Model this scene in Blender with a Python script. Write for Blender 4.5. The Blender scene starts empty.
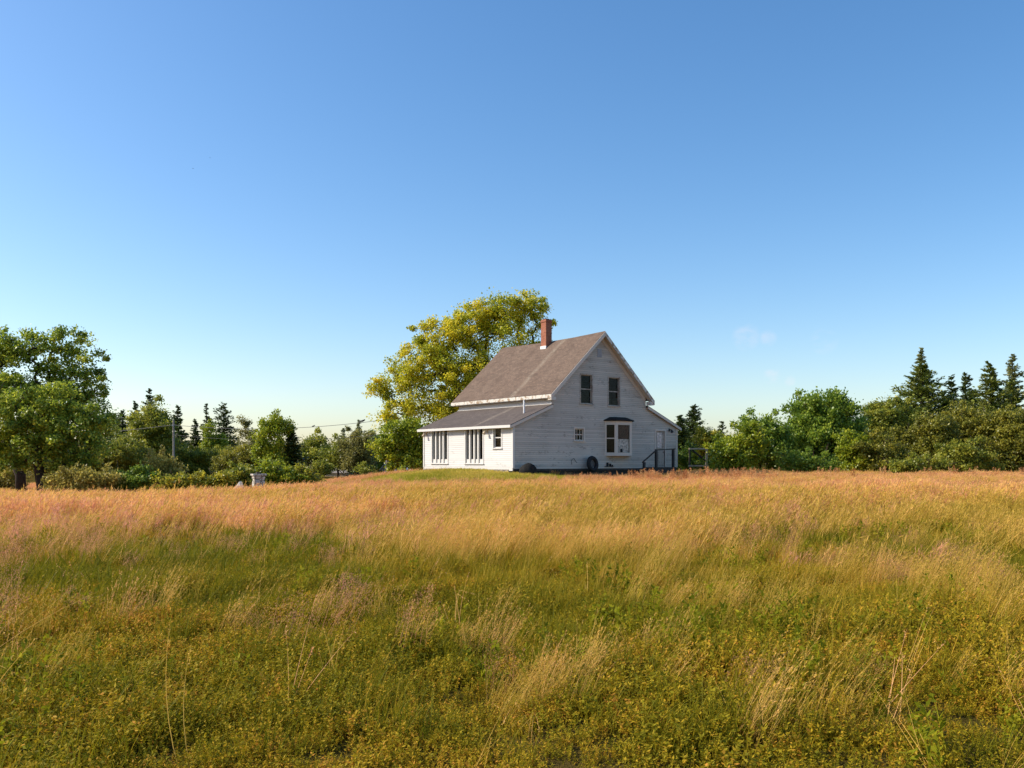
import bpy, math, random
import numpy as np
from mathutils import Vector, Matrix
from mathutils.geometry import tessellate_polygon

random.seed(7)
RNG = np.random.default_rng(11)
scene = bpy.context.scene
COL = scene.collection
R = math.radians
EYE = 1.7
F = 900.0          # focal length of the photograph in pixels
HZ = 461.0         # row of the horizon

def smooth(x, a, b):
    t = np.clip((np.asarray(x, float) - a) / (b - a), 0, 1)
    return t * t * (3 - 2 * t)

# ------------------------------------------------------------------ noise
_PERM = RNG.random((256, 256))
def vnoise(x, y):
    x = np.asarray(x, float); y = np.asarray(y, float)
    xi = np.floor(x).astype(int); yi = np.floor(y).astype(int)
    fx = x - xi; fy = y - yi
    fx = fx * fx * (3 - 2 * fx); fy = fy * fy * (3 - 2 * fy)
    g = lambda a, b: _PERM[a & 255, b & 255]
    return ((g(xi, yi) * (1 - fx) + g(xi + 1, yi) * fx) * (1 - fy)
            + (g(xi, yi + 1) * (1 - fx) + g(xi + 1, yi + 1) * fx) * fy)
def fbm(x, y, o=4):
    s = 0; a = .5; t = 0
    for k in range(o):
        s = s + a * vnoise(x * 2 ** k + 17.3 * k, y * 2 ** k + 9.1 * k); t += a; a *= .5
    return s / t

# ------------------------------------------------------------------ terrain
HC, HS = .788, .616          # directions of the house front and side
def house_local(x, y):
    dx = np.asarray(x, float) - .055; dy = np.asarray(y, float) - 50
    return dx * HC + dy * HS, -dx * HS + dy * HC
def H(x, y):
    x = np.asarray(x, float); y = np.asarray(y, float)
    h = .28 * smooth(y, 8, 46) + .42 * smooth(x, -4, 16) * smooth(y, 18, 56)
    h = h - .48 * smooth(-x, 6, 19) * smooth(y, 20, 44)
    u, v = house_local(x, y)
    dx = np.maximum(np.maximum(-u, u - 13.5), 0); dy = np.maximum(np.maximum(-v, v - 9.2), 0)
    d = np.hypot(dx, dy)
    h = h + .38 * np.exp(-(d / 5.5) ** 2) * (1 - .75 * smooth(u, .5, 6))
    d2 = np.hypot((x + 3.2) / 5.6, (y - 52.5) / 6.5)
    h = h + .50 * np.exp(-d2 ** 2 * 1.1)
    h = h + .22 * (fbm(x * .22 + 3, y * .22, 3) - .5) * smooth(y, 4, 8) * (1 - smooth(y, 34, 46))
    h = h + .10 * (fbm(x * .9 + 31, y * .9, 2) - .5) * smooth(y, 3, 6) * (1 - smooth(y, 30, 40))
    hol = np.exp(-(((x + 3.35) / .55) ** 2 + ((y - 10.6) / .6) ** 2))
    return h - .22 * hol
def at(px, Y):
    return (px - 512.0) / F * Y
def zat(py, Y):
    return EYE + (HZ - py) * Y / F

# ------------------------------------------------------------------ object helpers
def tag(o, label=None, cat=None, group=None, kind=None):
    if label: o['label'] = label
    if cat: o['category'] = cat
    if group: o['group'] = group
    if kind: o['kind'] = kind
    return o
def empty(name, label, cat, loc, rz=0.0, group=None):
    o = bpy.data.objects.new(name, None); COL.objects.link(o)
    o.location = loc; o.rotation_euler = (0, 0, rz); o.empty_display_size = .2
    return tag(o, label, cat, group)

class MB:
    def __init__(s):
        s.v = []; s.f = []
    def add(s, vs, fs):
        b = len(s.v); s.v += [tuple(p) for p in vs]; s.f += [tuple(b + i for i in f) for f in fs]
        return s
    def box(s, x0, x1, y0, y1, z0, z1):
        vs = [(x, y, z) for z in (z0, z1) for y in (y0, y1) for x in (x0, x1)]
        return s.add(vs, [(0, 2, 3, 1), (4, 5, 7, 6), (0, 1, 5, 4), (2, 6, 7, 3), (0, 4, 6, 2), (1, 3, 7, 5)])
    def boxm(s, M, u0, u1, n0, n1, z0, z1):
        o, U, N = M
        vs = [(o + U * u + N * n + Vector((0, 0, z))) for z in (z0, z1) for n in (n0, n1) for u in (u0, u1)]
        return s.add(vs, [(0, 2, 3, 1), (4, 5, 7, 6), (0, 1, 5, 4), (2, 6, 7, 3), (0, 4, 6, 2), (1, 3, 7, 5)])
    def prism(s, pts, off):
        """closed polygon pts pushed along the vector off"""
        n = len(pts); off = Vector(off)
        a = [Vector(p) for p in pts]; b = [p + off for p in a]
        fs = [tuple(range(n)), tuple(range(2 * n - 1, n - 1, -1))]
        fs += [(i, (i + 1) % n, n + (i + 1) % n, n + i) for i in range(n)]
        return s.add(a + b, fs)
    def tube(s, pts, rad, n=6, cap=True):
        pts = [Vector(p) for p in pts]
        if not hasattr(rad, '__len__'): rad = [rad] * len(pts)
        vs = []; prev = None
        for i, p in enumerate(pts):
            d = (pts[min(i + 1, len(pts) - 1)] - pts[max(i - 1, 0)]).normalized()
            if prev is None:
                a = d.cross(Vector((0, 0, 1)))
                if a.length < .05: a = d.cross(Vector((1, 0, 0)))
            else:
                a = prev - d * prev.dot(d)
            a.normalize(); prev = a; b = d.cross(a)
            for k in range(n):
                t = 2 * math.pi * k / n
                vs.append(p + (a * math.cos(t) + b * math.sin(t)) * rad[i])
        fs = [(i * n + k, i * n + (k + 1) % n, (i + 1) * n + (k + 1) % n, (i + 1) * n + k)
              for i in range(len(pts) - 1) for k in range(n)]
        if cap:
            fs += [tuple(range(n - 1, -1, -1)), tuple(range((len(pts) - 1) * n, len(pts) * n))]
        return s.add(vs, fs)
    def build(s, name, mat, parent=None, bevel=0.0, smooth_=False):
        me = bpy.data.meshes.new(name); me.from_pydata(s.v, [], s.f); me.update()
        return link_mesh(name, me, mat, parent, bevel, smooth_)
def link_mesh(name, me, mat, parent=None, bevel=0.0, smooth_=False):
    o = bpy.data.objects.new(name, me); COL.objects.link(o)
    if mat: me.materials.append(mat)
    if parent: o.parent = parent
    if smooth_: me.polygons.foreach_set('use_smooth', [True] * len(me.polygons))
    if bevel:
        b = o.modifiers.new('Bevel', 'BEVEL'); b.width = bevel; b.segments = 2; b.limit_method = 'ANGLE'
    return o

# ------------------------------------------------------------------ materials
class NT:
    def __init__(s, name):
        s.m = bpy.data.materials.new(name); s.m.use_nodes = True
        s.t = s.m.node_tree; s.t.nodes.clear()
        s.out = s.n('ShaderNodeOutputMaterial')
    def n(s, kind, **kw):
        o = s.t.nodes.new(kind)
        for k, v in kw.items(): setattr(o, k, v)
        return o
    def l(s, a, b): s.t.links.new(a, b)
    def val(s, sock, v):
        if hasattr(v, 'is_linked') or hasattr(v, 'links'): s.l(v, sock)
        else: sock.default_value = v
    def math(s, op, a, b=0.0, clamp=False):
        o = s.n('ShaderNodeMath', operation=op); o.use_clamp = clamp
        s.val(o.inputs[0], a); s.val(o.inputs[1], b); return o.outputs[0]
    def mix(s, f, a, b):
        o = s.n('ShaderNodeMix', data_type='RGBA'); s.val(o.inputs[0], f)
        for k, c in ((6, a), (7, b)):
            if isinstance(c, tuple): o.inputs[k].default_value = (*c, 1)
            else: s.l(c, o.inputs[k])
        return o.outputs[2]
    def ramp(s, f, stops):
        o = s.n('ShaderNodeValToRGB'); s.l(f, o.inputs[0]); e = o.color_ramp.elements
        while len(e) < len(stops): e.new(.5)
        for q, (p, c) in zip(e, stops):
            q.position = p; q.color = (*c, 1) if isinstance(c, tuple) else (c, c, c, 1)
        return o.outputs[0]
    def noise(s, scale, detail=4, vec=None, rough=.55, stretch=None):
        if vec is None: vec = s.n('ShaderNodeTexCoord').outputs['Object']
        if stretch:
            mp = s.n('ShaderNodeMapping'); mp.inputs['Scale'].default_value = stretch
            s.l(vec, mp.inputs[0]); vec = mp.outputs[0]
        o = s.n('ShaderNodeTexNoise'); o.inputs['Scale'].default_value = scale
        o.inputs['Detail'].default_value = detail; o.inputs['Roughness'].default_value = rough
        s.l(vec, o.inputs['Vector']); return o.outputs['Fac']
    def bump(s, h, dist=.02, strength=.6):
        o = s.n('ShaderNodeBump'); o.inputs['Distance'].default_value = dist
        o.inputs['Strength'].default_value = strength; s.l(h, o.inputs['Height']); return o.outputs[0]
    def principled(s, col, rough=.7, spec=.3, normal=None, metal=0.0):
        o = s.n('ShaderNodeBsdfPrincipled')
        if isinstance(col, tuple): o.inputs['Base Color'].default_value = (*col, 1)
        else: s.l(col, o.inputs['Base Color'])
        s.val(o.inputs['Roughness'], rough); o.inputs['Specular IOR Level'].default_value = spec
        o.inputs['Metallic'].default_value = metal
        if normal: s.l(normal, o.inputs['Normal'])
        return o.outputs[0]
    def done(s, sh):
        s.l(sh, s.out.inputs['Surface']); return s.m

def m_plain(name, c, rough=.7, var=.25, scale=6, spec=.3, bump=.3):
    t = NT(name); f = t.noise(scale, 5)
    lo = tuple(k * (1 - var) for k in c); hi = tuple(min(1, k * (1 + var)) for k in c)
    return t.done(t.principled(t.ramp(f, [(.3, lo), (.7, hi)]), rough, spec, t.bump(f, .02, bump)))

def m_siding(name, white, wood, peel, pitch=.115, dirt=.35):
    t = NT(name); co = t.n('ShaderNodeTexCoord').outputs['Object']
    sep = t.n('ShaderNodeSeparateXYZ'); t.l(co, sep.inputs[0])
    saw = t.math('FRACT', t.math('DIVIDE', sep.outputs[2], pitch))
    row = t.math('FLOOR', t.math('DIVIDE', sep.outputs[2], pitch))
    n1 = t.noise(1.1, 6, co, .65, (1, 1, 2.6)); n2 = t.noise(14, 4, co, .7, (.35, .35, 2.2))
    n3 = t.noise(.55, 3, co)
    msk = t.math('ADD', t.math('MULTIPLY', n1, .55), t.math('MULTIPLY', n2, .5))
    pm = t.ramp(msk, [(peel, 0.0), (peel + .06, 1.0)])
    wn = t.n('ShaderNodeTexWhiteNoise', noise_dimensions='1D'); t.l(row, wn.inputs['W'])
    shade = t.ramp(t.math('ADD', t.math('MULTIPLY', n3, .7), t.math('MULTIPLY', wn.outputs[0], .3)),
                   [(.25, tuple(c * (1 - dirt) for c in white)), (.7, white)])
    col = t.mix(pm, shade, wood)
    gap = t.ramp(saw, [(0.0, 1.0), (.17, 0.0)])
    col = t.mix(t.math('MULTIPLY', gap, .55), col, (.13, .12, .11))  # shadow line at each board's edge, put into the colour
    hgt = t.math('ADD', t.math('MULTIPLY', t.math('SUBTRACT', 1.0, saw), 1.0), t.math('MULTIPLY', pm, -.15))
    return t.done(t.principled(col, .65, .3, t.bump(hgt, .03, 1.0)))

def m_trim(name, white, worn, cut):
    t = NT(name); n1 = t.noise(3.2, 6, None, .7); n2 = t.noise(22, 3)
    m = t.math('ADD', t.math('MULTIPLY', n1, .7), t.math('MULTIPLY', n2, .3))
    col = t.mix(t.ramp(m, [(cut, 0.0), (cut + .05, 1.0)]), white, worn)
    return t.done(t.principled(col, .6, .3, t.bump(n2, .005, .4)))

def m_shingle(name, ca, cb, cc):
    t = NT(name); co = t.n('ShaderNodeTexCoord').outputs['Object']
    br = t.n('ShaderNodeTexBrick'); br.inputs['Scale'].default_value = 1
    br.inputs['Brick Width'].default_value = .3; br.inputs['Row Height'].default_value = .14
    br.inputs['Mortar Size'].default_value = .008; br.offset = .5
    br.inputs['Color1'].default_value = (*ca, 1); br.inputs['Color2'].default_value = (*cb, 1)
    br.inputs['Mortar'].default_value = (.05, .042, .04, 1)
    sep = t.n('ShaderNodeSeparateXYZ'); t.l(co, sep.inputs[0])
    cmb = t.n('ShaderNodeCombineXYZ'); t.l(sep.outputs[1], cmb.inputs[0])
    t.l(t.math('MULTIPLY', sep.outputs[2], 1.42), cmb.inputs[1]); t.l(cmb.outputs[0], br.inputs['Vector'])
    n = t.noise(1.3, 6, co, .7); n2 = t.noise(9, 4, co, .7)
    # worn pale streak running down the slope
    st = t.math('ABSOLUTE', t.math('SUBTRACT', t.math('ADD', sep.outputs[1], t.math('MULTIPLY', n, .8)), 3.75))
    stm = t.math('MULTIPLY', t.ramp(st, [(.05, 1.0), (.30, 0.0)]), t.ramp(n2, [(.4, 0.0), (.62, 1.0)]))
    col = t.mix(t.ramp(n, [(.35, 0.0), (.7, .7)]), br.outputs['Color'], cc)
    col = t.mix(t.math('MULTIPLY', t.ramp(n2, [(.42, 0.0), (.68, 1.0)]), .9), col, tuple(k * .6 for k in ca))
    col = t.mix(t.math('MULTIPLY', stm, .55), col, (.34, .29, .22))
    return t.done(t.principled(col, .9, .2, t.bump(br.outputs['Fac'], .01, -.5)))

def m_brick(name):
    t = NT(name); co = t.n('ShaderNodeTexCoord').outputs['Object']
    sep = t.n('ShaderNodeSeparateXYZ'); t.l(co, sep.inputs[0])
    cmb = t.n('ShaderNodeCombineXYZ'); t.l(t.math('ADD', sep.outputs[0], sep.outputs[1]), cmb.inputs[0]); t.l(sep.outputs[2], cmb.inputs[1])
    br = t.n('ShaderNodeTexBrick'); br.inputs['Scale'].default_value = 1
    br.inputs['Brick Width'].default_value = .21; br.inputs['Row Height'].default_value = .075; br.inputs['Mortar Size'].default_value = .007
    br.inputs['Color1'].default_value = (.37, .145, .085, 1); br.inputs['Color2'].default_value = (.28, .09, .05, 1)
    br.inputs['Mortar'].default_value = (.20, .11, .08, 1); t.l(cmb.outputs[0], br.inputs['Vector'])
    n = t.noise(5, 4, co)
    col = t.mix(t.ramp(n, [(.5, 0.0), (.75, .5)]), br.outputs['Color'], (.40, .15, .07))
    return t.done(t.principled(col, .85, .2, t.bump(br.outputs['Fac'], .01, -.6)))

def m_stone(name, a, b, scale=3):
    t = NT(name); co = t.n('ShaderNodeTexCoord').outputs['Object']
    vo = t.n('ShaderNodeTexVoronoi'); vo.inputs['Scale'].default_value = scale; t.l(co, vo.inputs['Vector'])
    vd = t.n('ShaderNodeTexVoronoi', feature='DISTANCE_TO_EDGE'); vd.inputs['Scale'].default_value = scale; t.l(co, vd.inputs['Vector'])
    sx = t.n('ShaderNodeSeparateXYZ'); t.l(vo.outputs['Color'], sx.inputs[0])
    col = t.mix(sx.outputs[0], a, b)
    jm = t.ramp(vd.outputs['Distance'], [(.02, 1.0), (.09, 0.0)])
    col = t.mix(jm, col, (.07, .06, .05)); n = t.noise(12, 4, co)
    col = t.mix(t.math('MULTIPLY', n, .5), col, tuple(k * .5 for k in a))
    return t.done(t.principled(col, .9, .2, t.bump(vd.outputs['Distance'], .05, .8)))

def m_glass(name, tint=(.8, .85, .85)):
    t = NT(name); n = t.noise(1.2, 2); bp = t.bump(n, .01, .15)
    g = t.n('ShaderNodeBsdfGlossy'); g.inputs['Roughness'].default_value = .03; t.l(bp, g.inputs['Normal'])
    tr = t.n('ShaderNodeBsdfTransparent'); tr.inputs[0].default_value = (*tint, 1)
    mx = t.n('ShaderNodeMixShader'); mx.inputs[0].default_value = .014; t.l(tr.outputs[0], mx.inputs[1]); t.l(g.outputs[0], mx.inputs[2])
    return t.done(mx.outputs[0])

def m_leaf(name, stops, trans=.35, inst=False, jitter=.5, rough=.55, spec=.25):
    t = NT(name)
    a = t.n('ShaderNodeAttribute', attribute_name='tint')
    f = a.outputs['Fac']
    if inst:
        b = t.n('ShaderNodeAttribute', attribute_name='hue', attribute_type='INSTANCER')
        f = t.math('ADD', b.outputs['Fac'], t.math('MULTIPLY', t.math('SUBTRACT', f, .5), jitter), True)
    col = t.ramp(f, stops)
    p = t.principled(col, rough, spec)
    tr = t.n('ShaderNodeBsdfTranslucent'); t.l(col, tr.inputs[0])
    mx = t.n('ShaderNodeMixShader'); mx.inputs[0].default_value = trans
    t.l(p, mx.inputs[1]); t.l(tr.outputs[0], mx.inputs[2])
    return t.done(mx.outputs[0])

M = {}
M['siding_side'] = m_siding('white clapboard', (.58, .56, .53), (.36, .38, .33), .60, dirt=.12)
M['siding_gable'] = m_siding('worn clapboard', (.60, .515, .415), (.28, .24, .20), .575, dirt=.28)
M['trim'] = m_trim('white trim', (.60, .58, .545), (.40, .35, .29), .62)
M['trim_worn'] = m_trim('peeling trim', (.60, .57, .51), (.30, .21, .13), .50)
M['trim_gable'] = m_trim('gable trim', (.60, .53, .45), (.42, .35, .27), .60)
M['trim_dull'] = m_trim('dull window trim', (.42, .37, .31), (.26, .22, .18), .5)
M['shingle'] = m_shingle('brown shingles', (.180, .122, .088), (.100, .068, .050), (.205, .148, .110))
M['shingle_grey'] = m_shingle('grey shingles', (.120, .096, .085), (.085, .070, .064), (.15, .122, .105))
M['brick'] = m_brick('red brick')
M['stone'] = m_stone('foundation stone', (.42, .35, .27), (.30, .25, .20), 3.2)
M['stone_shade'] = m_stone('shade-toned foundation', (.075, .068, .060), (.04, .037, .035), 3.0)  # shade beneath the gable wall is put into this dark stone colour
M['stone_pillar'] = m_stone('fieldstone', (.74, .69, .60), (.46, .41, .33), 4.5)
M['glass'] = m_glass('window glass')
M['interior'] = m_plain('dark interior', (.045, .038, .032), .9, .3, 1.5)
M['curtain_white'] = m_plain('white curtain', (.66, .55, .49), .9, .5, 8)
M['curtain_brown'] = m_plain('brown blind', (.07, .030, .024), .9, .3, 5)
M['black_metal'] = m_plain('black painted wood', (.018, .018, .02), .5, .3, 12, .4)
M['dark_roof'] = m_plain('black bay roof', (.010, .0095, .009), .8, .4, 9)
M['grey_wood'] = m_plain('weathered wood', (.50, .40, .27), .85, .3, 8)
M['dark_wood'] = m_plain('dark wood', (.055, .045, .038), .85, .4, 6)
M['pole_wood'] = m_plain('grey pole wood', (.27, .24, .21), .85, .25, 7)
M['rubber'] = m_plain('black rubber', (.018, .017, .017), .75, .4, 20)
M['boulder_dark'] = m_plain('dark rock', (.022, .021, .020), .9, .4, 6, .1)
M['white_stone'] = m_plain('white stone', (.80, .76, .66), .85, .15, 5)
M['flashing'] = m_plain('metal flashing', (.75, .74, .74), .4, .1, 9)
M['wire'] = m_plain('cable', (.09, .09, .10), .6, .1, 3)
M['feather'] = m_plain('dark feathers', (.05, .05, .055), .8, .3, 30)
M['bark'] = m_plain('bark', (.085, .062, .045), .95, .4, 9, .1, .8)
M['bark_dark'] = m_plain('dark bark', (.045, .034, .026), .95, .4, 9, .1, .8)
M['bark_grey'] = m_plain('grey bark', (.16, .14, .12), .95, .35, 9, .1, .8)
M['white_wall'] = m_plain('pale wall', (.72, .72, .70), .7, .1, 2)
M['grey_roof'] = m_plain('grey roof', (.27, .24, .22), .85, .15, 3)

# ------------------------------------------------------------------ ground
def axis(parts):
    o = []
    for a, b, d in parts: o += list(np.arange(a, b, d))
    return np.array(o + [parts[-1][1]])
def make_ground():
    xs = axis([(-1500, -200, 100), (-200, -80, 10), (-80, -30, 2), (-30, -12, .6), (-12, 14, .3), (14, 36, .6), (36, 84, 2), (84, 204, 10), (204, 1504, 100)])
    ys = axis([(-600, -40, 70), (-40, 2, 2), (2, 30, .3), (30, 75, .5), (75, 121, 2), (121, 301, 15), (301, 2501, 110)])
    X, Y = np.meshgrid(xs, ys); Z = H(X, Y)
    nx, ny = len(xs), len(ys)
    v = np.stack([X, Y, Z], -1).reshape(-1, 3)
    i = np.arange(nx * ny).reshape(ny, nx)
    f = np.stack([i[:-1, :-1], i[:-1, 1:], i[1:, 1:], i[1:, :-1]], -1).reshape(-1, 4)
    return np_mesh('field', v, f)
def np_mesh(name, v, f, attrs=None):
    me = bpy.data.meshes.new(name); n = f.shape[1]
    me.vertices.add(len(v)); me.vertices.foreach_set('co', np.ascontiguousarray(v, np.float32).ravel())
    me.loops.add(f.size); me.loops.foreach_set('vertex_index', np.ascontiguousarray(f, np.int32).ravel())
    me.polygons.add(len(f)); me.polygons.foreach_set('loop_start', np.arange(0, f.size, n, dtype=np.int32))
    me.polygons.foreach_set('loop_total', np.full(len(f), n, np.int32))
    me.update(calc_edges=True)
    for k, (dom, a) in (attrs or {}).items():
        at_ = me.attributes.new(k, 'FLOAT', dom); at_.data.foreach_set('value', np.ascontiguousarray(a, np.float32))
    return me
def m_ground():
    t = NT('meadow soil'); co = t.n('ShaderNodeTexCoord').outputs['Object']
    n = t.noise(.35, 6, co, .6); n2 = t.noise(7, 6, co, .7); n3 = t.noise(40, 3, co, .7)
    col = t.ramp(n, [(.35, (.055, .045, .008)), (.5, (.09, .065, .014)), (.68, (.14, .085, .026))])  # soil tones, darkened for the shade between the tufts
    col = t.mix(t.ramp(n2, [(.4, 0.0), (.7, .8)]), col, (.055, .05, .015))
    col = t.mix(t.ramp(n3, [(.55, 0.0), (.75, .5)]), col, (.24, .17, .07))
    return t.done(t.principled(col, .95, 0.0, t.bump(n3, .04, .8)))
g = link_mesh('field', make_ground(), m_ground(), smooth_=True); tag(g, 'sloping meadow ground under the long grass', 'ground', kind='structure')

# ------------------------------------------------------------------ house
HB = 1.25
house = empty('farmhouse', 'old white clapboard farmhouse with steep brown roof and brick chimney', 'house', (.055, 50, HB), math.atan2(HS, HC))
V3 = Vector
FRONT = (V3((0, 0, 0)), V3((1, 0, 0)), V3((0, -1, 0)))     # gable wall: u = x
SIDE = (V3((0, 0, 0)), V3((0, 1, 0)), V3((-1, 0, 0)))      # sunny wall: u = y
def wall_holes(Mx, outline, holes):
    o, U, N = Mx
    loops = [[V3((u, z, 0)) for u, z in outline]] + [[V3((a, c, 0)), V3((b, c, 0)), V3((b, d, 0)), V3((a, d, 0))] for a, b, c, d in holes]
    tri = tessellate_polygon(loops)
    pts = [p for l in loops for p in l]
    mb = MB(); mb.add([o + U * p.x + V3((0, 0, p.y)) for p in pts], tri)
    return mb
W_UP1 = (5.08, 5.98, 3.86, 5.56); W_UP2 = (7.36, 8.26, 3.82, 5.52); W_SM = (4.62, 5.32, 1.66, 2.36)
BAY = (7.10, 9.24, .85, 2.75); DOOR = (11.52, 12.34, .10, 2.36)
gable = wall_holes(FRONT, [(0, -.04), (13.5, -.04), (13.5, 2.62), (10.6, 3.84), (10.6, 4.5), (6.73, 8.1), (2.85, 4.5), (2.85, 3.55), (0, 2.42)],
                   [W_UP1, W_UP2, W_SM, BAY, DOOR])
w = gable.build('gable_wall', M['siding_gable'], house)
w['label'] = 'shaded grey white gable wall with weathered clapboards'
W_T1 = (6.52, 8.22, .32, 2.36); W_T2 = (2.84, 4.57, .32, 2.36); W_S = (1.07, 1.80, 1.20, 2.33)
sidew = wall_holes(SIDE, [(0, -.02), (9.2, -.02), (9.2, 2.45), (0, 2.45)], [W_T1, W_T2, W_S])
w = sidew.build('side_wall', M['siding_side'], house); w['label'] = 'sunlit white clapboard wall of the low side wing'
# the walls one does not see from the field, and the upper strip above the wing roof
mb = MB()
mb.add([(2.85, .02, 3.3), (2.85, 9.38, 3.3), (2.85, 9.38, 4.5), (2.85, .02, 4.5)], [(0, 1, 2, 3)])
mb.add([(10.6, .02, 3.3), (10.6, 9.38, 3.3), (10.6, 9.38, 4.5), (10.6, .02, 4.5)], [(0, 1, 2, 3)])
mb.add([(13.5, 0, -.04), (13.5, 9.2, -.04), (13.5, 9.2, 2.62), (13.5, 0, 2.62)], [(0, 1, 2, 3)])
mb.add([(0, 9.2, -.04), (2.85, 9.2, -.04), (2.85, 9.2, 3.55), (0, 9.2, 2.42)], [(0, 1, 2, 3)])
mb.add([(10.6, 9.2, -.04), (13.5, 9.2, -.04), (13.5, 9.2, 2.62), (10.6, 9.2, 3.84)], [(0, 1, 2, 3)])
mb.add([(2.85, 9.4, -.04), (10.6, 9.4, -.04), (10.6, 9.4, 4.5), (6.73, 9.4, 8.1), (2.85, 9.4, 4.5)], [(0, 1, 2, 3, 4)])
mb.build('upper_wall', M['siding_side'], house)
mb = MB()   # rooms behind the windows
mb.box(.3, 13.2, .6, 9.0, -.02, .03); mb.box(3.0, 10.4, .3, 9.0, 2.75, 2.85)
mb.box(2.95, 3.05, .45, 9.0, .03, 2.75); mb.box(3.1, 13.2, 4.6, 4.7, .03, 2.75); mb.prism([(3.3, 4.4, 2.9), (10.1, 4.4, 2.9), (10.1, 4.4, 4.4), (7.6, 4.4, 6.6), (5.8, 4.4, 6.6), (3.3, 4.4, 4.4)], (0, .1, 0))
mb.box(10.5, 10.6, .5, 4.5, .03, 2.7)
mb.build('room', M['interior'], house)
# foundation
mb = MB(); mb.box(-.03, .3, .35, 9.1, -1.2, -.03); mb.build('foundation', M['stone'], house)
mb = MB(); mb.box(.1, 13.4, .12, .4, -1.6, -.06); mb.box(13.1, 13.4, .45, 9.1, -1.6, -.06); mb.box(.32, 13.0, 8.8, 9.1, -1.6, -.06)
o = mb.build('foundation', M['stone_shade'], house); o['label'] = 'foundation under the shaded gable wall with shade put in its colour'
mb = MB(); mb.boxm(SIDE, .02, 9.2, -.05, .018, -.10, .10); mb.build('sill_board', M['trim'], house)
mb = MB(); mb.boxm(FRONT, .02, 13.5, -.06, .018, -.12, .0); mb.build('sill_board', M['dark_wood'], house)
mb = MB(); mb.box(-.03, .10, -.03, .10, .05, 2.33); mb.build('corner_board', M['trim'], house)
mb = MB(); mb.box(-.032, .08, 9.11, 9.23, .05, 2.33); mb.build('corner_board', M['trim'], house)
mb = MB(); mb.box(13.41, 13.53, -.03, .10, .05, 2.5); mb.build('corner_board', M['trim_gable'], house)

# main roof: two thick slabs
RZ, EZ, RX = 8.23, 4.29, 6.73
def slab(x0, z0, x1, z1, y0, y1, th=.09, sag=0.0, n=14):
    """roof slab from the eave (x0,z0) to the top edge (x1,z1)"""
    mb = MB(); d = V3((x1 - x0, 0, z1 - z0)).normalized(); nrm = V3((-d.z, 0, d.x))
    if nrm.z < 0: nrm = -nrm
    vs = []; m = 8
    for i in range(n + 1):
        y = y0 + (y1 - y0) * i / n
        for j in range(m + 1):
            k = j / m
            s_ = -sag * math.sin(math.pi * i / n) * k + (.012 * (random.random() - .5) if sag else 0)
            vs.append(V3((x0 + (x1 - x0) * k, y, z0 + (z1 - z0) * k + s_)))
    nt = len(vs); vs += [p - nrm * th for p in vs]
    fs = []; q = m + 1
    for i in range(n):
        for j in range(m):
            a = i * q + j; fs += [(a, a + 1, a + q + 1, a + q), (nt + a, nt + a + q, nt + a + q + 1, nt + a + 1)]
    for i in range(n):
        for a, b in ((i * q, (i + 1) * q), ((i + 1) * q + m, i * q + m)): fs.append((a, b, nt + b, nt + a))
    for j in range(m):
        for a, b in ((j + 1, j), (n * q + j, n * q + j + 1)): fs.append((a, b, nt + b, nt + a))
    return mb.add(vs, fs)
mb = slab(2.50, EZ, RX - .003, RZ, -.35, 9.75, .09, .10)
mb2 = slab(10.96, EZ, RX + .003, RZ, -.35, 9.75, .09, .10); mb.add(mb2.v, mb2.f)
roof = mb.build('roof', M['shingle'], house); roof['label'] = 'steep weathered brown shingle roof'
# wing roofs
r2 = slab(-.30, 2.46, 2.83, 3.74, -.14, 9.45, .08); o = r2.build('wing_roof', M['shingle_grey'], house); o['label'] = 'low grey shingle roof over the sunlit side wing'
r3 = slab(13.75, 2.62, 10.62, 3.93, -.14, 9.4, .08); r3.build('wing_roof', M['shingle_grey'], house)
mb = MB(); mb.box(2.80, 2.846, -.02, 9.36, 3.70, 3.82); mb.build('flashing_board', M['trim'], house)
# fascias, rakes, friezes
mb = MB(); mb.box(-.335, -.303, -.16, 9.47, 2.30, 2.45); mb.build('fascia', M['trim'], house)
mb = MB(); mb.box(-.30, -.01, -.05, 9.40, 2.315, 2.335); mb.build('soffit', M['trim'], house)
mb = MB(); mb.box(2.465, 2.497, -.37, 9.76, 4.07, 4.265); mb.build('fascia', M['trim_worn'], house)
mb = MB(); mb.box(2.50, 2.85, .0, 9.7, 4.04, 4.065); mb.build('soffit', M['trim_worn'], house)
def rake(xa, za, xb, zb, y0, y1, h, name, mat, drop=.0):
    m_ = MB(); m_.prism([(xa, y0, za - drop), (xb, y0, zb - drop), (xb, y0, zb - h - drop), (xa, y0, za - h - drop)], (0, y1 - y0, 0))
    return m_.build(name, mat, house)
rake(2.46, EZ - .06, RX, RZ - .03, -.385, -.353, .27, 'rake_board', M['trim_gable'])
rake(RX, RZ - .03, 11.0, EZ - .06, -.385, -.353, .27, 'rake_board', M['trim_worn'])
rake(2.55, EZ - .16, RX, RZ - .14, -.35, -.03, .03, 'rake_soffit', M['trim_worn'])
rake(RX, RZ - .14, 10.9, EZ - .16, -.35, -.03, .03, 'rake_soffit', M['trim_gable'])
rake(2.95, EZ + .18, RX, RZ - .19, -.028, -.003, .30, 'frieze_board', M['trim_gable'])
rake(RX, RZ - .19, 10.5, EZ + .18, -.028, -.003, .30, 'frieze_board', M['trim_gable'])
rake(-.30, 2.42, 2.80, 3.69, -.165, -.143, .16, 'rake_board', M['trim_gable'])
rake(10.63, 3.88, 13.77, 2.57, -.165, -.143, .16, 'rake_board', M['trim_gable'])
mb = MB(); mb.box(2.50, 2.86, -.352, -.03, 3.94, 4.16); mb.build('eave_return', M['trim_worn'], house)
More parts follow.
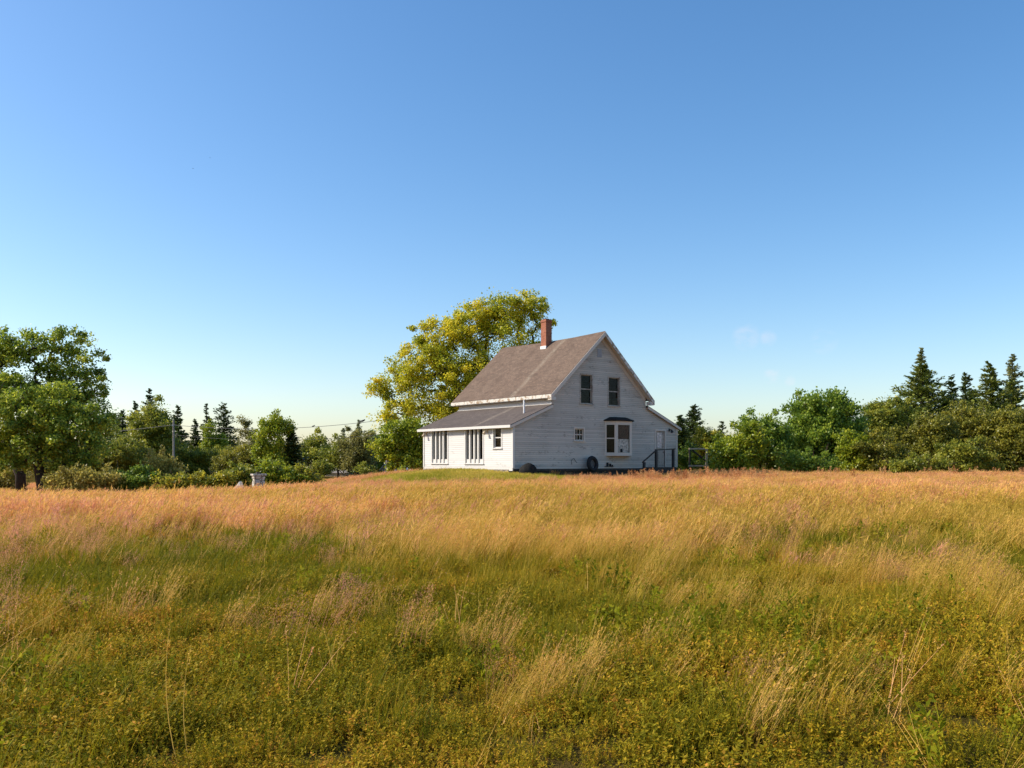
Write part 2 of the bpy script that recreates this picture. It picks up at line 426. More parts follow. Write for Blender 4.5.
mb = MB(); mb.box(10.6, 10.97, -.352, -.03, 3.94, 4.16); mb.build('eave_return', M['trim_worn'], house)
# chimney
mb = MB(); mb.box(6.2, 6.68, 4.5, 5.0, 7.3, 9.33); mb.box(6.165, 6.715, 4.465, 5.035, 9.332, 9.40); mb.box(6.20, 6.68, 4.5, 5.0, 9.402, 9.5)
ch = mb.build('chimney', M['brick'], roof)
mb = MB(); mb.box(6.16, 6.198, 4.47, 5.03, 7.55, 7.80); mb.box(6.15, 6.25, 4.47, 4.497, 7.55, 7.80); mb.build('flashing', M['flashing'], roof)
mb = MB(); mb.box(6.30, 6.58, 4.62, 4.88, 9.503, 9.56); mb.build('flue', M['boulder_dark'], roof)
# white vent pipe on the wing roof
mb = MB(); mb.tube([(1.55, .95, 3.1), (1.55, .95, 3.95)], .05, 8); mb.build('vent_pipe', M['flashing'], house)

def window(Mx, rc, bars=(), rails=(), trim=.09, depth=.13, barw=.06, mat='trim', proud=.025, sill=True, sash=.05, panel=None, grid=False):
    a, b, c, d = rc; w_ = MB()
    w_.boxm(Mx, a - trim, a - .001, -.01, proud, c - .02, d + trim); w_.boxm(Mx, b + .001, b + trim, -.01, proud, c - .02, d + trim)
    w_.boxm(Mx, a, b, -.01, proud, d + .001, d + trim)
    for u0, u1 in ((a - .02, a + .004), (b - .004, b + .02)): w_.boxm(Mx, u0, u1, -depth, -.012, c, d)
    w_.boxm(Mx, a + .005, b - .005, -depth, -.012, d - .004, d + .02); w_.boxm(Mx, a + .005, b - .005, -depth, -.012, c - .02, c + .004)
    win = w_.build('window', M[mat], house)
    s = MB(); n0, n1 = -depth + .01, -depth + .05
    for u0, u1 in ((a + .005, a + sash), (b - sash, b - .005)): s.boxm(Mx, u0, u1, n0, n1, c + .006, d - .006)
    for z0, z1 in ((c + .006, c + sash), (d - sash, d - .006)): s.boxm(Mx, a + sash + .001, b - sash - .001, n0, n1, z0, z1)
    for z in rails: s.boxm(Mx, a + sash + .001, b - sash - .001, n0 + .003, n1 + .006, z - .028, z + .028)
    if grid:
        for u in bars: s.boxm(Mx, u - .014, u + .014, n0 + .006, n1 - .004, c + sash, d - sash)
    s.build('sash', M[mat], win)
    if bars and not grid:
        for u in bars:
            q = MB(); q.boxm(Mx, u - barw, u + barw, n0 + .004, .015, c + .008, d - .007); q.build('mullion', M[mat], win)
    if panel:
        q = MB(); q.boxm(Mx, a + .01, b - .01, n0 + .008, -.045, c + .008, c + panel); q.build('lower_panel', M[mat], win)
    p = MB(); o, U, N = Mx
    p.add([o + U * u + N * (n0 + .015) + V3((0, 0, z)) for u, z in ((a + .02, c + .02), (b - .02, c + .02), (b - .02, d - .02), (a + .02, d - .02))], [(0, 1, 2, 3)])
    p.build('pane', M['glass'], win)
    if sill:
        q = MB(); q.boxm(Mx, a - trim - .03, b + trim + .03, -.005, .07, c - .065, c - .022); q.build('sill', M[mat], win)
    return win
window(FRONT, W_UP1, rails=[4.72], mat='trim_dull', sash=.035, trim=.07)
window(FRONT, W_UP2, rails=[4.68], mat='trim_dull', sash=.035, trim=.07)
window(FRONT, W_SM, bars=[4.855, 5.09], rails=[2.01], mat='trim_gable', grid=True, trim=.08)
for wc in (W_T1, W_T2):
    a, b = wc[0], wc[1]; t3 = (b - a)
    window(SIDE, wc, bars=[a + t3 * .27, a + t3 * .50, a + t3 * .76], barw=.065, panel=.24, trim=.10, sash=.03)
window(SIDE, W_S, rails=[1.78], trim=.08, sash=.05)

# bay window
bay = MB()
P = [(7.06, 0), (7.49, -.5), (8.85, -.5), (9.28, 0)]
bay.prism([(x, y, .76) for x, y in P], (0, 0, .12))
bayo = bay.build('bay_window', M['trim_gable'], house)
bay = MB(); bay.prism([(x, y, 2.72) for x, y in P], (0, 0, .15)); bay.build('header', M['trim_gable'], bayo)
rb = MB()
e = [(6.93, -.0, 2.86), (7.40, -.62, 2.86), (8.94, -.62, 2.86), (9.41, 0, 2.86)]; tp = [(7.45, -.0, 3.12), (7.75, -.2, 3.12), (8.59, -.2, 3.12), (8.89, 0, 3.12)]
rb.add([(x, y, 2.875) for x, y, z in e] + [(x, y, 2.92) for x, y, z in e] + tp,
       [(0, 1, 2, 3), (0, 4, 5, 1), (1, 5, 6, 2), (2, 6, 7, 3), (4, 8, 9, 5), (5, 9, 10, 6), (6, 10, 11, 7), (8, 11, 10, 9)])
rb.build('bay_roof', M['dark_roof'], bayo)
def bay_face(p0, p1, post, rails):
    p0, p1 = V3((*p0, 0)), V3((*p1, 0)); U = (p1 - p0); L = U.length; U.normalize(); N = V3((U.y, -U.x, 0))
    Mx = (p0, U, N); fr = MB()
    fr.boxm(Mx, .004, post, -.07, 0, .882, 2.718); fr.boxm(Mx, L - post, L - .004, -.07, 0, .882, 2.718)
    fr.boxm(Mx, post + .001, L - post - .001, -.068, -.004, .882, .96); fr.boxm(Mx, post + .001, L - post - .001, -.068, -.004, 2.64, 2.718)
    for z in rails: fr.boxm(Mx, post + .001, L - post - .001, -.06, -.012, z - .03, z + .03)
    fr.build('frame', M['trim_gable'], bayo)
    g_ = MB(); g_.add([p0 + U * u - N * .045 + V3((0, 0, z)) for u, z in ((post, .9), (L - post, .9), (L - post, 2.7), (post, 2.7))], [(0, 1, 2, 3)])
    g_.build('pane', M['glass'], bayo); return Mx, L
bay_face(P[0], P[1], .09, [1.82])
bay_face(P[1], P[2], .17, [])
bay_face(P[2], P[3], .09, [1.82])
q = MB(); q.box(7.69, 8.65, -.425, -.41, 1.80, 2.66); q.build('blind', M['curtain_brown'], bayo)
q = MB(); nn = 24
for k in range(nn):
    u0 = 7.69 + .96 * k / nn; u1 = 7.69 + .96 * (k + 1) / nn; d0 = -.42 + .018 * math.sin(k * 2.1); d1 = -.42 + .018 * math.sin((k + 1) * 2.1)
    q.add([(u0, d0, .97), (u1, d1, .97), (u1, d1, 1.78), (u0, d0, 1.78)], [(0, 1, 2, 3)])
q.build('curtain', M['curtain_white'], bayo)
q = MB(); q.tube([(8.02, -.40, .98), (8.02, -.40, 1.03), (8.02, -.40, 1.14), (8.02, -.40, 1.2)], [.07, .1, .09, .04], 8); q.build('pot', M['rubber'], bayo)

# door
dm = MB(); a, b, c, d = DOOR
dm.boxm(FRONT, a + .02, b - .02, -.09, -.045, c + .01, d - .02)
door = dm.build('door', M['trim_dull'], house)
fr = MB()
fr.boxm(FRONT, a - .10, a - .001, -.11, .03, c, d + .1); fr.boxm(FRONT, b + .001, b + .10, -.11, .03, c, d + .1); fr.boxm(FRONT, a, b, -.11, .03, d + .001, d + .1)
fr.build('frame', M['trim_gable'], door)
q = MB(); q.boxm(FRONT, a + .13, b - .27, -.044, -.030, 1.30, 2.22); q.build('curtain', M['curtain_white'], door)
q = MB()
for u in (a + .12, a + .33, b - .27): q.boxm(FRONT, u, u + .025, -.044, -.022, 1.28, 2.24)
for z in (1.27, 1.60, 1.92, 2.22): q.boxm(FRONT, a + .15, b - .275, -.043, -.024, z, z + .025)
q.build('sash', M['trim_gable'], door)
q = MB(); q.tube([(b - .11, .03, 1.02), (b - .11, -.015, 1.02)], .03, 8); q.build('handle', M['black_metal'], door)
# attic vent, lamps, meter
q = MB(); q.boxm(FRONT, 6.42, 6.78, .002, .022, 6.68, 7.18)
for k in range(6): q.boxm(FRONT, 6.46, 6.74, .023, .035, 6.73 + k * .07, 6.765 + k * .07)
o = q.build('attic_vent', m_plain('grey louvre', (.34, .35, .37), .7, .1), house)
def lamp(Mx, u, z, mat):
    q_ = MB(); o, U, N = Mx
    q_.boxm(Mx, u - .06, u + .06, .002, .03, z - .09, z + .09)
    c0 = o + U * u + V3((0, 0, z))
    q_.tube([c0 + N * .03, c0 + N * .14 + V3((0, 0, .03)), c0 + N * .2 + V3((0, 0, -.03))], .02, 6)
    q_.tube([c0 + N * .17 + V3((0, 0, .02)), c0 + N * .22 + V3((0, 0, -.06)), c0 + N * .27 + V3((0, 0, -.16))], [.04, .07, .10], 10)
    return q_.build('wall_lamp', mat, house)
lamp(SIDE, 8.85, 2.16, M['grey_wood']); lamp(SIDE, 2.38, 2.16, M['grey_wood']); lamp(FRONT, 12.75, 2.44, M['black_metal'])
q = MB(); q.boxm(FRONT, 7.0, 7.7, .02, .07, .10, .13); q.boxm(FRONT, 7.16, 7.26, .02, .10, .135, .36); q.boxm(FRONT, 7.40, 7.48, .02, .10, .135, .30); q.boxm(FRONT, 7.60, 7.66, .02, .08, .135, .22)
q.build('gas_meter', M['rubber'], house)
q = MB(); q.tube([(4.35, -.03, .25), (4.3, -.05, .5), (4.5, -.04, .62), (4.62, -.04, .45), (4.75, -.05, .35)], .012, 5); q.build('loose_cable', M['black_metal'], house)

# porch steps with railing
def hp(x, y, z): 
    return (.055 + x * HC - y * HS, 50 + x * HS + y * HC, HB + z)
porch = empty('porch_steps', 'dark wooden porch platform with black railing in front of the side door', 'porch', hp(11.3, -.5, -.6), math.atan2(HS, HC))
q = MB()
for k in range(6): q.box(-1.0, 1.05, -.48 + k * .16, -.325 + k * .16, .62, .66)
q.build('deck', M['dark_wood'], porch)
q = MB(); q.box(-.98, 1.03, -.46, -.41, -.4, .615); q.box(-.98, -.93, -.405, .42, -.4, .615); q.box(.98, 1.03, -.405, .42, -.4, .615); q.build('skirt', M['dark_wood'], porch)
q = MB()
for k in range(3): q.box(-1.31 - .29 * k, -1.01 - .29 * k, -.42, .42, .42 - .2 * k, .46 - .2 * k)
q.build('step', M['dark_wood'], porch)
for x, z0, z1 in ((-.74, .66, 1.78), (.81, .66, 1.80), (-1.81, -.3, .98)):
    q = MB(); q.box(x - .065, x + .065, -.475, -.345, z0, z1); q.build('post', M['black_metal'], porch)
q = MB(); q.prism([(-.70, -.455, 1.70), (1.0, -.455, 1.78), (1.0, -.455, 1.84), (-.70, -.455, 1.77)], (0, .09, 0))
q.prism([(-1.95, -.455, .93), (-.71, -.455, 1.70), (-.71, -.455, 1.77), (-1.95, -.455, 1.00)], (0, .09, 0)); q.build('rail', M['black_metal'], porch)
q = MB(); q.box(.02, .05, -.43, -.40, .66, 1.72); q.build('baluster', M['black_metal'], porch)

# things along the gable wall
tyre = empty('tyre', 'old black tyre leaning upright against the shaded gable wall', 'tyre', hp(5.66, -.40, -.22), math.atan2(HS, HC))
q = MB(); n, m_ = 28, 10; vs = []; fs = []
for i in range(n):
    t = 2 * math.pi * i / n
    for j in range(m_):
        p = 2 * math.pi * j / m_; rr = .315 + .115 * math.cos(p)
        vs.append((rr * math.cos(t), (.125 * math.sin(p) + .14 * (rr * math.sin(t))), .50 + 1.12 * rr * math.sin(t)))
for i in range(n):
    for j in range(m_): fs.append((i * m_ + j, ((i + 1) % n) * m_ + j, ((i + 1) % n) * m_ + (j + 1) % m_, i * m_ + (j + 1) % m_))
q.add(vs, fs); q.build('tread', M['rubber'], tyre, smooth_=True)
q = MB(); q.tube([(0, .03, .50), (0, .06, .50)], .22, 16); q.build('rim', m_plain('dull rim', (.10, .095, .09), .6, .3, 8), tyre)
def blob(name, mat, loc, rx, ry, rz, rough=.14, seed=1, label=None, cat=None, group=None):
    rs = np.random.default_rng(seed); v = []; f = []; nu, nv = 16, 9
    for j in range(nv + 1):
        ph = math.pi * (j / nv) - math.pi / 2
        for i in range(nu):
            t = 2 * math.pi * i / nu
            k = 1 + rough * (vnoise(2 * math.cos(t) + seed * 3.1 + 9, 2 * math.sin(t) + 2.5 * math.sin(ph) + 9) - .5) * 2
            v.append((rx * k * math.cos(ph) * math.cos(t), ry * k * math.cos(ph) * math.sin(t), rz * k * math.sin(ph)))
    for j in range(nv):
        for i in range(nu): f.append((j * nu + i, j * nu + (i + 1) % nu, (j + 1) * nu + (i + 1) % nu, (j + 1) * nu + i))
    o = MB().add(v, f).build(name, mat, smooth_=True); o.location = loc
    return tag(o, label, cat, group)
x, y, z = hp(.62, -.55, -.2)
blob('boulder', M['boulder_dark'], (x, y, z), .52, .42, .52, .08, 3, 'dark rounded boulder at the sunlit corner of the gable wall', 'boulder')

# stone pillar and white rock at the edge of the meadow
Y = 41.4; x = at(258.5, Y); zb = float(H(x, Y)) + .30
pil = empty('stone_pillar', 'short square fieldstone pillar with flat cap at meadow edge', 'pillar', (x, Y, zb), R(28))
q = MB(); rs = random.Random(4)
zc = -.1
while zc < .62:
    hgt = rs.uniform(.10, .16); k = .235 + rs.uniform(-.02, .02)
    q.box(-k, k, -k + rs.uniform(-.01, .01), k, zc, min(zc + hgt - .006, .63)); zc += hgt
q.build('shaft', M['stone_pillar'], pil, bevel=.015)
q = MB(); q.box(-.31, .31, -.31, .31, .635, .72); q.build('cap', M['stone_pillar'], pil, bevel=.015)
q = MB(); q.box(-.10, .08, -.08, .1, .722, .80); q.build('block', M['dark_wood'], pil)
x = at(238, 41.2); zb = float(H(x, 41.2)) + .32
q = MB(); q.add([(-.27, -.15, -.05), (.22, -.2, -.05), (.25, .2, -.05), (-.2, .2, -.05), (.10, -.08, .42), (.16, .12, .40)],
                [(0, 1, 4), (1, 2, 5, 4), (2, 3, 5), (3, 0, 4, 5), (0, 3, 2, 1)])
o = q.build('rock', M['white_stone'], bevel=.02); o.location = (x, 41.2, zb); tag(o, 'small white pointed rock in the grass left of the stone pillar', 'rock')

# wooden frame right of the house
Y = 61.0; x = at(700, Y); zb = float(H(x, Y))
fr_ = empty('wooden_frame', 'weathered wooden post and beam frame right of the house', 'frame', (x, Y, zb))
zz = lambda py: zat(py, Y) - zb
q = MB(); q.box(at(689, Y) - x, at(711, Y) - x, -.07, .07, zz(449.5), zz(448)); q.build('beam', M['grey_wood'], fr_)
q = MB(); q.box(at(705.6, Y) - x, at(707.6, Y) - x, -.06, .06, -.1, zz(449.6)); q.build('post', M['grey_wood'], fr_)
q = MB(); q.box(at(689, Y) - x, at(690.4, Y) - x, -.06, .06, -.1, zz(449.6)); q.build('post', M['dark_wood'], fr_)
q = MB(); q.tube([(at(692, Y) - x, 0, zz(450)), (at(706, Y) - x, 0, zz(461))], .06, 4); q.build('brace', M['dark_wood'], fr_)
q = MB(); q.box(at(688, Y) - x, at(708, Y) - x, -.10, -.065, zz(466.5), zz(465)); q.build('low_beam', M['grey_wood'], fr_)

# utility poles, wire, birds
def pole(px, Y, topy, r, label, arm=False):
    x = at(px, Y); zb = float(H(x, Y)); o = empty('utility_pole', label, 'utility pole', (x, Y, zb))
    h = zat(topy, Y) - zb; q = MB(); q.tube([(0, 0, -.3), (0.02, 0, h * .5), (0, 0, h)], [r, r * .9, r * .75], 8); q.build('shaft', M['pole_wood'], o)
    q = MB(); q.tube([(0, -r, h - .5), (0, -r - .12, h - .5)], .05, 6); q.build('insulator', M['flashing'], o)
    return V3((x, Y - r, zb + h - .45))
pa = pole(173.5, 82, 420, .115, 'thin grey utility pole standing in the shrubs left of the house')
pb = pole(387, 74, 414, .13, 'grey utility pole under the yellow green tree by the house')
def catenary(a, b, sag, n=24):
    return [a.lerp(b, i / n) - V3((0, 0, sag * 4 * (i / n) * (1 - i / n))) for i in range(n + 1)]
wire = MB(); wpts = catenary(pa, pb, .55); wire.tube(wpts, .02, 5)
pl = V3((at(-60, 92), 92, zat(441, 92))); wire.tube(catenary(pl, pa, .35), .017, 5)
o = wire.build('power_line', M['wire']); tag(o, 'long thin power line sagging between the two utility poles', 'cable')
w2 = MB(); w2.tube(catenary(pa - V3((0, 0, .9)), pb - V3((0, 0, 1.2)), .5), .010, 5); o = w2.build('power_line', M['wire']); tag(o, 'faint lower cable strung between the utility poles', 'cable')
def bird(name, label, loc, s, spread=False, rz=0):
    q = MB(); q.tube([(-.16 * s, 0, .02 * s), (-.10 * s, 0, .06 * s), (0, 0, .08 * s), (.07 * s, 0, .11 * s), (.11 * s, 0, .14 * s), (.15 * s, 0, .14 * s)], [.01 * s, .035 * s, .05 * s, .04 * s, .035 * s, .004 * s], 8)
    if spread:
        for k in (-1, 1): q.add([(.06 * s, 0, .1 * s), (-.05 * s, 0, .1 * s), (-.05 * s, k * .2 * s, .17 * s), (.0, k * .34 * s, .12 * s), (.04 * s, k * .2 * s, .18 * s)], [(0, 1, 2, 3, 4)])
    o = q.build(name, M['feather'], smooth_=False); o.location = loc; o.rotation_euler = (0, 0, rz); return tag(o, label, 'bird')
def on_wire(px):
    for i in range(len(wpts) - 1):
        a, b = wpts[i], wpts[i + 1]; pa_, pb_ = 512 + F * a.x / a.y, 512 + F * b.x / b.y
        if pa_ <= px <= pb_: return a.lerp(b, (px - pa_) / (pb_ - pa_)) + V3((0, 0, .0))
bird('bird', 'small dark bird perched on the wire near the yellow green tree', on_wire(362.5), 1.6)
bird('bird', 'tiny bird perched midway along the wire over the treeline', on_wire(313.5), .95)
bird('bird', 'lower of two specks of birds flying high in the sky', (at(193, 140), 140, zat(169, 140)), .6, True, .6)
bird('bird', 'higher and fainter of two birds flying in the sky', (at(210, 150), 150, zat(158, 150)), .5, True, .4)

# distant sheds
def shed(px, Y, w_, d_, hw, hr, label, wm, rm, rz, base=None):
    x = at(px, Y); zb = float(H(x, Y)) if base is None else base
    o = empty('distant_cottage', label, 'cottage', (x, Y, zb), rz)
    q = MB(); q.prism([(-w_ / 2, -d_ / 2, 0), (w_ / 2, -d_ / 2, 0), (w_ / 2, -d_ / 2, hw), (0, -d_ / 2, hr), (-w_ / 2, -d_ / 2, hw)], (0, d_, 0)); q.build('wall', wm, o)
    q = MB(); e = .25; k = (hr - hw) / (w_ / 2)
    for sgn in (-1, 1):
        q.prism([(0, -d_ / 2 - e, hr + .03), (sgn * (w_ / 2 + e), -d_ / 2 - e, hw - e * k + .03), (sgn * (w_ / 2 + e), -d_ / 2 - e, hw - e * k + .13), (0, -d_ / 2 - e, hr + .13)], (0, d_ + 2 * e, 0))
    q.build('roof', rm, o)
    q = MB(); q.box(-.3, .3, -d_ / 2 - .03, -d_ / 2 - .005, .05, hw * .8); q.build('door', M['dark_wood'], o)
shed(343, 112, 2.2, 4, .5, 1.05, 'small grey roofed shed half hidden behind the tan grass', M['grey_wood'], M['grey_roof'], R(60))
shed(395, 98, 1.6, 2.2, .75, 1.25, 'small white shed under the bright green tree beside the house', M['white_wall'], M['white_wall'], R(-50))
shed(243.5, 88, 1.0, 1.6, 1.15, 1.5, 'pale shed roof peeking out of the brush behind the pillar', M['white_wall'], M['white_wall'], R(35))

# ------------------------------------------------------------------ plants
def leaf_quads(c, d, nrm, ln, wd, tint):
    """rhombic leaves: centres c, long axis d, normals nrm"""
    d = d / np.maximum(np.linalg.norm(d, axis=1, keepdims=True), 1e-6)
    s = np.cross(d, nrm); s /= np.maximum(np.linalg.norm(s, axis=1, keepdims=True), 1e-6)
    a = c - d * ln[:, None] * .5; b = c + d * ln[:, None] * .5
    m = c - d * ln[:, None] * .08
    v = np.stack([a, m + s * wd[:, None] * .5, b, m - s * wd[:, None] * .5], 1).reshape(-1, 3)
    f = np.arange(len(v)).reshape(-1, 4)
    return np_mesh('leaves', v, f, {'tint': ('FACE', np.clip(tint, 0, 1))})
def leaf_mat(name, *cols, trans=.46, spec=.4):
    n = len(cols); return m_leaf(name, [(i / (n - 1), c) for i, c in enumerate(cols)], trans, spec=spec, rough=.42)
L = dict(
    apple=leaf_mat('apple leaves', (0.105, 0.168, 0.022), (0.300, 0.383, 0.040), (0.601, 0.601, 0.065)),
    locust=leaf_mat('locust leaves', (.22, .27, .018), (.54, .53, .030), (.90, .72, .045), trans=.5),
    bright=leaf_mat('bright leaves', (0.131, 0.194, 0.016), (0.294, 0.359, 0.025), (0.522, 0.513, 0.033), trans=.42),
    green=leaf_mat('green leaves', (0.090, 0.155, 0.022), (0.210, 0.312, 0.034), (0.405, 0.468, 0.055)),
    mid=leaf_mat('mid leaves', (0.121, 0.155, 0.022), (0.269, 0.297, 0.034), (0.480, 0.438, 0.055)),
    olive=leaf_mat('olive leaves', (0.099, 0.111, 0.017), (0.239, 0.239, 0.030), (0.443, 0.384, 0.049)),
    sage=leaf_mat('sage leaves', (0.203, 0.192, 0.037), (0.382, 0.327, 0.068), (0.597, 0.497, 0.111)),
    dull=leaf_mat('dull leaves', (0.125, 0.129, 0.033), (0.237, 0.223, 0.055), (0.375, 0.330, 0.091)),
    weed=leaf_mat('weed leaves', (0.165, 0.194, 0.021), (0.385, 0.375, 0.035), (0.686, 0.571, 0.064)),
    spruce=leaf_mat('spruce needles', (0.037, 0.066, 0.015), (0.081, 0.116, 0.022), (0.146, 0.168, 0.030), trans=.1),
    spruce_g=leaf_mat('green spruce needles', (0.071, 0.110, 0.018), (0.168, 0.201, 0.027), (0.274, 0.274, 0.040), trans=.15),
    larch=leaf_mat('pale needles', (0.115, 0.140, 0.050), (0.229, 0.248, 0.082), (0.372, 0.350, 0.112), trans=.2))

def broadleaf(name, cat, label, Y, lobes, base, mat, leaf=.16, dens=1.0, trunk=.14, bark='bark', lean=0.0, group=None,
              up=0.0, seed=0, clump=None, flat=.7, depth=1.0, stems=1, open_=0.0):
    """lobes: (px, py, rx, ry[, dy]) outlines seen in the photograph, turned into ellipsoids standing at the distance Y"""
    rs = np.random.default_rng(seed + 100); k = Y / F
    bx = at(base, Y); bz = float(H(bx, Y))
    root = empty(name, label, cat, (bx, Y, bz), 0, group)
    E = []
    for l in lobes:
        px, py, rx, ry = l[:4]; dy = l[4] if len(l) > 4 else 0
        E.append((at(px, Y) - bx, dy, zat(py, Y) - bz, rx * k, min(rx, ry * 1.6) * k * depth, ry * k))
    E = np.array(E); vol = E[:, 3] * E[:, 4] * E[:, 5]; size = float(np.max(E[:, 3:].max(1)))
    cr = clump or max(.22, .13 * size ** .7 * 2.0)
    area = float((4 * math.pi * ((E[:, 3] * E[:, 4] + E[:, 3] * E[:, 5] + E[:, 4] * E[:, 5]) / 3)).sum())
    nc = min(int(dens * 1.15 * area / (math.pi * (cr * .75) ** 2)) + 10, 520)
    which = rs.choice(len(E), nc, p=vol ** .8 / (vol ** .8).sum())
    d = rs.normal(size=(nc, 3)); d /= np.linalg.norm(d, axis=1, keepdims=True)
    rad = rs.random(nc) ** .33 * (.86 + .22 * rs.random(nc))
    c = E[which, :3] + d * rad[:, None] * E[which, 3:]
    spr = rs.random(nc) < .14          # sprigs that stick out of the outline
    c[spr] += d[spr] * cr * (.5 + .7 * rs.random((int(spr.sum()), 1))) + np.array([0, 0, .25 * cr])
    c[:, 2] = np.maximum(c[:, 2], .12 + rs.random(nc) * .2)
    # branches
    top = E[np.argmax(E[:, 2]), 2]; z0 = float(np.min(E[:, 2] - E[:, 5])); cx = float((E[:, 0] * vol).sum() / vol.sum())
    nodes = []; par = []
    def node(p, q): nodes.append(np.array(p, float)); par.append(q); return len(nodes) - 1
    for s_ in range(stems):
        ox = (rs.random() - .5) * size * .7 if stems > 1 else 0.0; oy = (rs.random() - .5) * size * .4 if stems > 1 else 0.0
        prev = node((ox, oy, -.15), -1); th = max(z0 + .25 * (top - z0), .3) if stems == 1 else max(.25, top * .35)
        for i in range(1, 5):
            t = i / 4; prev = node((ox + (cx + lean) * t * .75 + .06 * th * (rs.random() - .5) * (i < 4), oy + .05 * th * (rs.random() - .5), th * t), prev)
    order = np.argsort(np.linalg.norm(c - nodes[4], axis=1))
    leaf_at = []
    for ci in order:
        p = c[ci]; A = np.array(nodes); dist = np.linalg.norm(A - p, axis=1) + .6 * np.maximum(A[:, 2] - p[2], 0)
        dist[[j for j in range(len(nodes)) if par[j] == -1]] += 9
        b = int(np.argmin(dist)); q = nodes[b]; prev = b; L_ = np.linalg.norm(p - q); ns = 3 if L_ > .6 else 2
        for i in range(1, ns + 1):
            t = i / ns; w_ = q + (p - q) * t + rs.normal(size=3) * .07 * L_ * (i < ns); w_[2] += .12 * L_ * math.sin(math.pi * t)
            prev = node(w_, prev)
        leaf_at.append(prev)
    cnt = np.zeros(len(nodes))
    for j in leaf_at:
        while j != -1: cnt[j] += 1; j = par[j]
    mx = cnt.max(); rr = np.maximum(trunk * (cnt / mx) ** .52, .012 + .0006 * Y / 10)
    mb = MB(); kids = {}
    for j in range(len(nodes)):
        if par[j] >= 0: kids.setdefault(par[j], []).append(j)
    def run(start, a):
        line = [a, start] if a >= 0 else [start]; j = start
        while True:
            ks = kids.get(j, [])
            if not ks: break
            ks = sorted(ks, key=lambda q: -cnt[q]); nxt = ks[0]
            for o in ks[1:]: todo.append((o, j))
            line.append(nxt); j = nxt
        if len(line) > 1:
            rad_ = [min(rr[q], rr[line[1]]) if i == 0 and a >= 0 else rr[q] for i, q in enumerate(line)]
            mb.tube([nodes[q] for q in line], rad_, 7 if rad_[0] > .08 else 4, cap=True)
    todo = [(j, -1) for j in range(len(nodes)) if par[j] == -1]
    while todo: run(*todo.pop())
    if stems > 1:      # bare twigs that stick out of the leaves
        for q in rs.integers(0, nc, 9):
            a = c[q]; v_ = d[q] * .6 + rs.normal(size=3) * .35 + np.array([0, 0, .7]); v_ *= cr * (1.0 + 1.3 * rs.random()) / np.linalg.norm(v_)
            mb.tube([a, a + v_ * .55 + rs.normal(size=3) * .06 * cr, a + v_], [.022, .016, .008], 4)
    t_ = mb.build('trunk' if stems == 1 else 'stems', M[bark], root, smooth_=True)
    # leaves
    leaf = leaf * .78
    nl = int(min(max(24, 7.5 * (cr / leaf) ** 2), 260, max(30, 75000 / nc)))
    N = nc * nl; ci = np.repeat(np.arange(nc), nl)
    off = rs.normal(size=(N, 3)) * .55; off /= np.maximum(1, np.linalg.norm(off, axis=1, keepdims=True) * .75)
    out = d[ci]
    off[:, 2] *= flat
    sz = np.where(spr, .35 + .25 * rs.random(nc), .45 + .85 * rs.random(nc) ** 1.4)[ci]
    pos = c[ci] + off * cr * sz[:, None] + out * (rs.random(N) ** 2)[:, None] * cr * .5
    if up: 
        tt = rs.random(N); pos[:, 2] += up * tt * cr * (1 - .0); pos[:, 0] += up * .45 * tt * cr
    pos[:, 2] = np.maximum(pos[:, 2], .03)
    nr = rs.normal(size=(N, 3)); nr[:, 2] = np.abs(nr[:, 2]) + .4; nr += out * .35
    dr = rs.normal(size=(N, 3)) + out * .8; dr[:, 2] += up * .9
    ln = leaf * (.8 + .8 * rs.random(N)); wd = ln * (.55 + .3 * rs.random(N))
    tint = np.clip(.5 + .20 * rs.normal(size=nc), 0, 1)[ci] + .25 * rs.normal(size=N)
    me = leaf_quads(pos, dr, nr, ln, wd, tint)
    link_mesh('crown', me, L[mat], root)
    return root

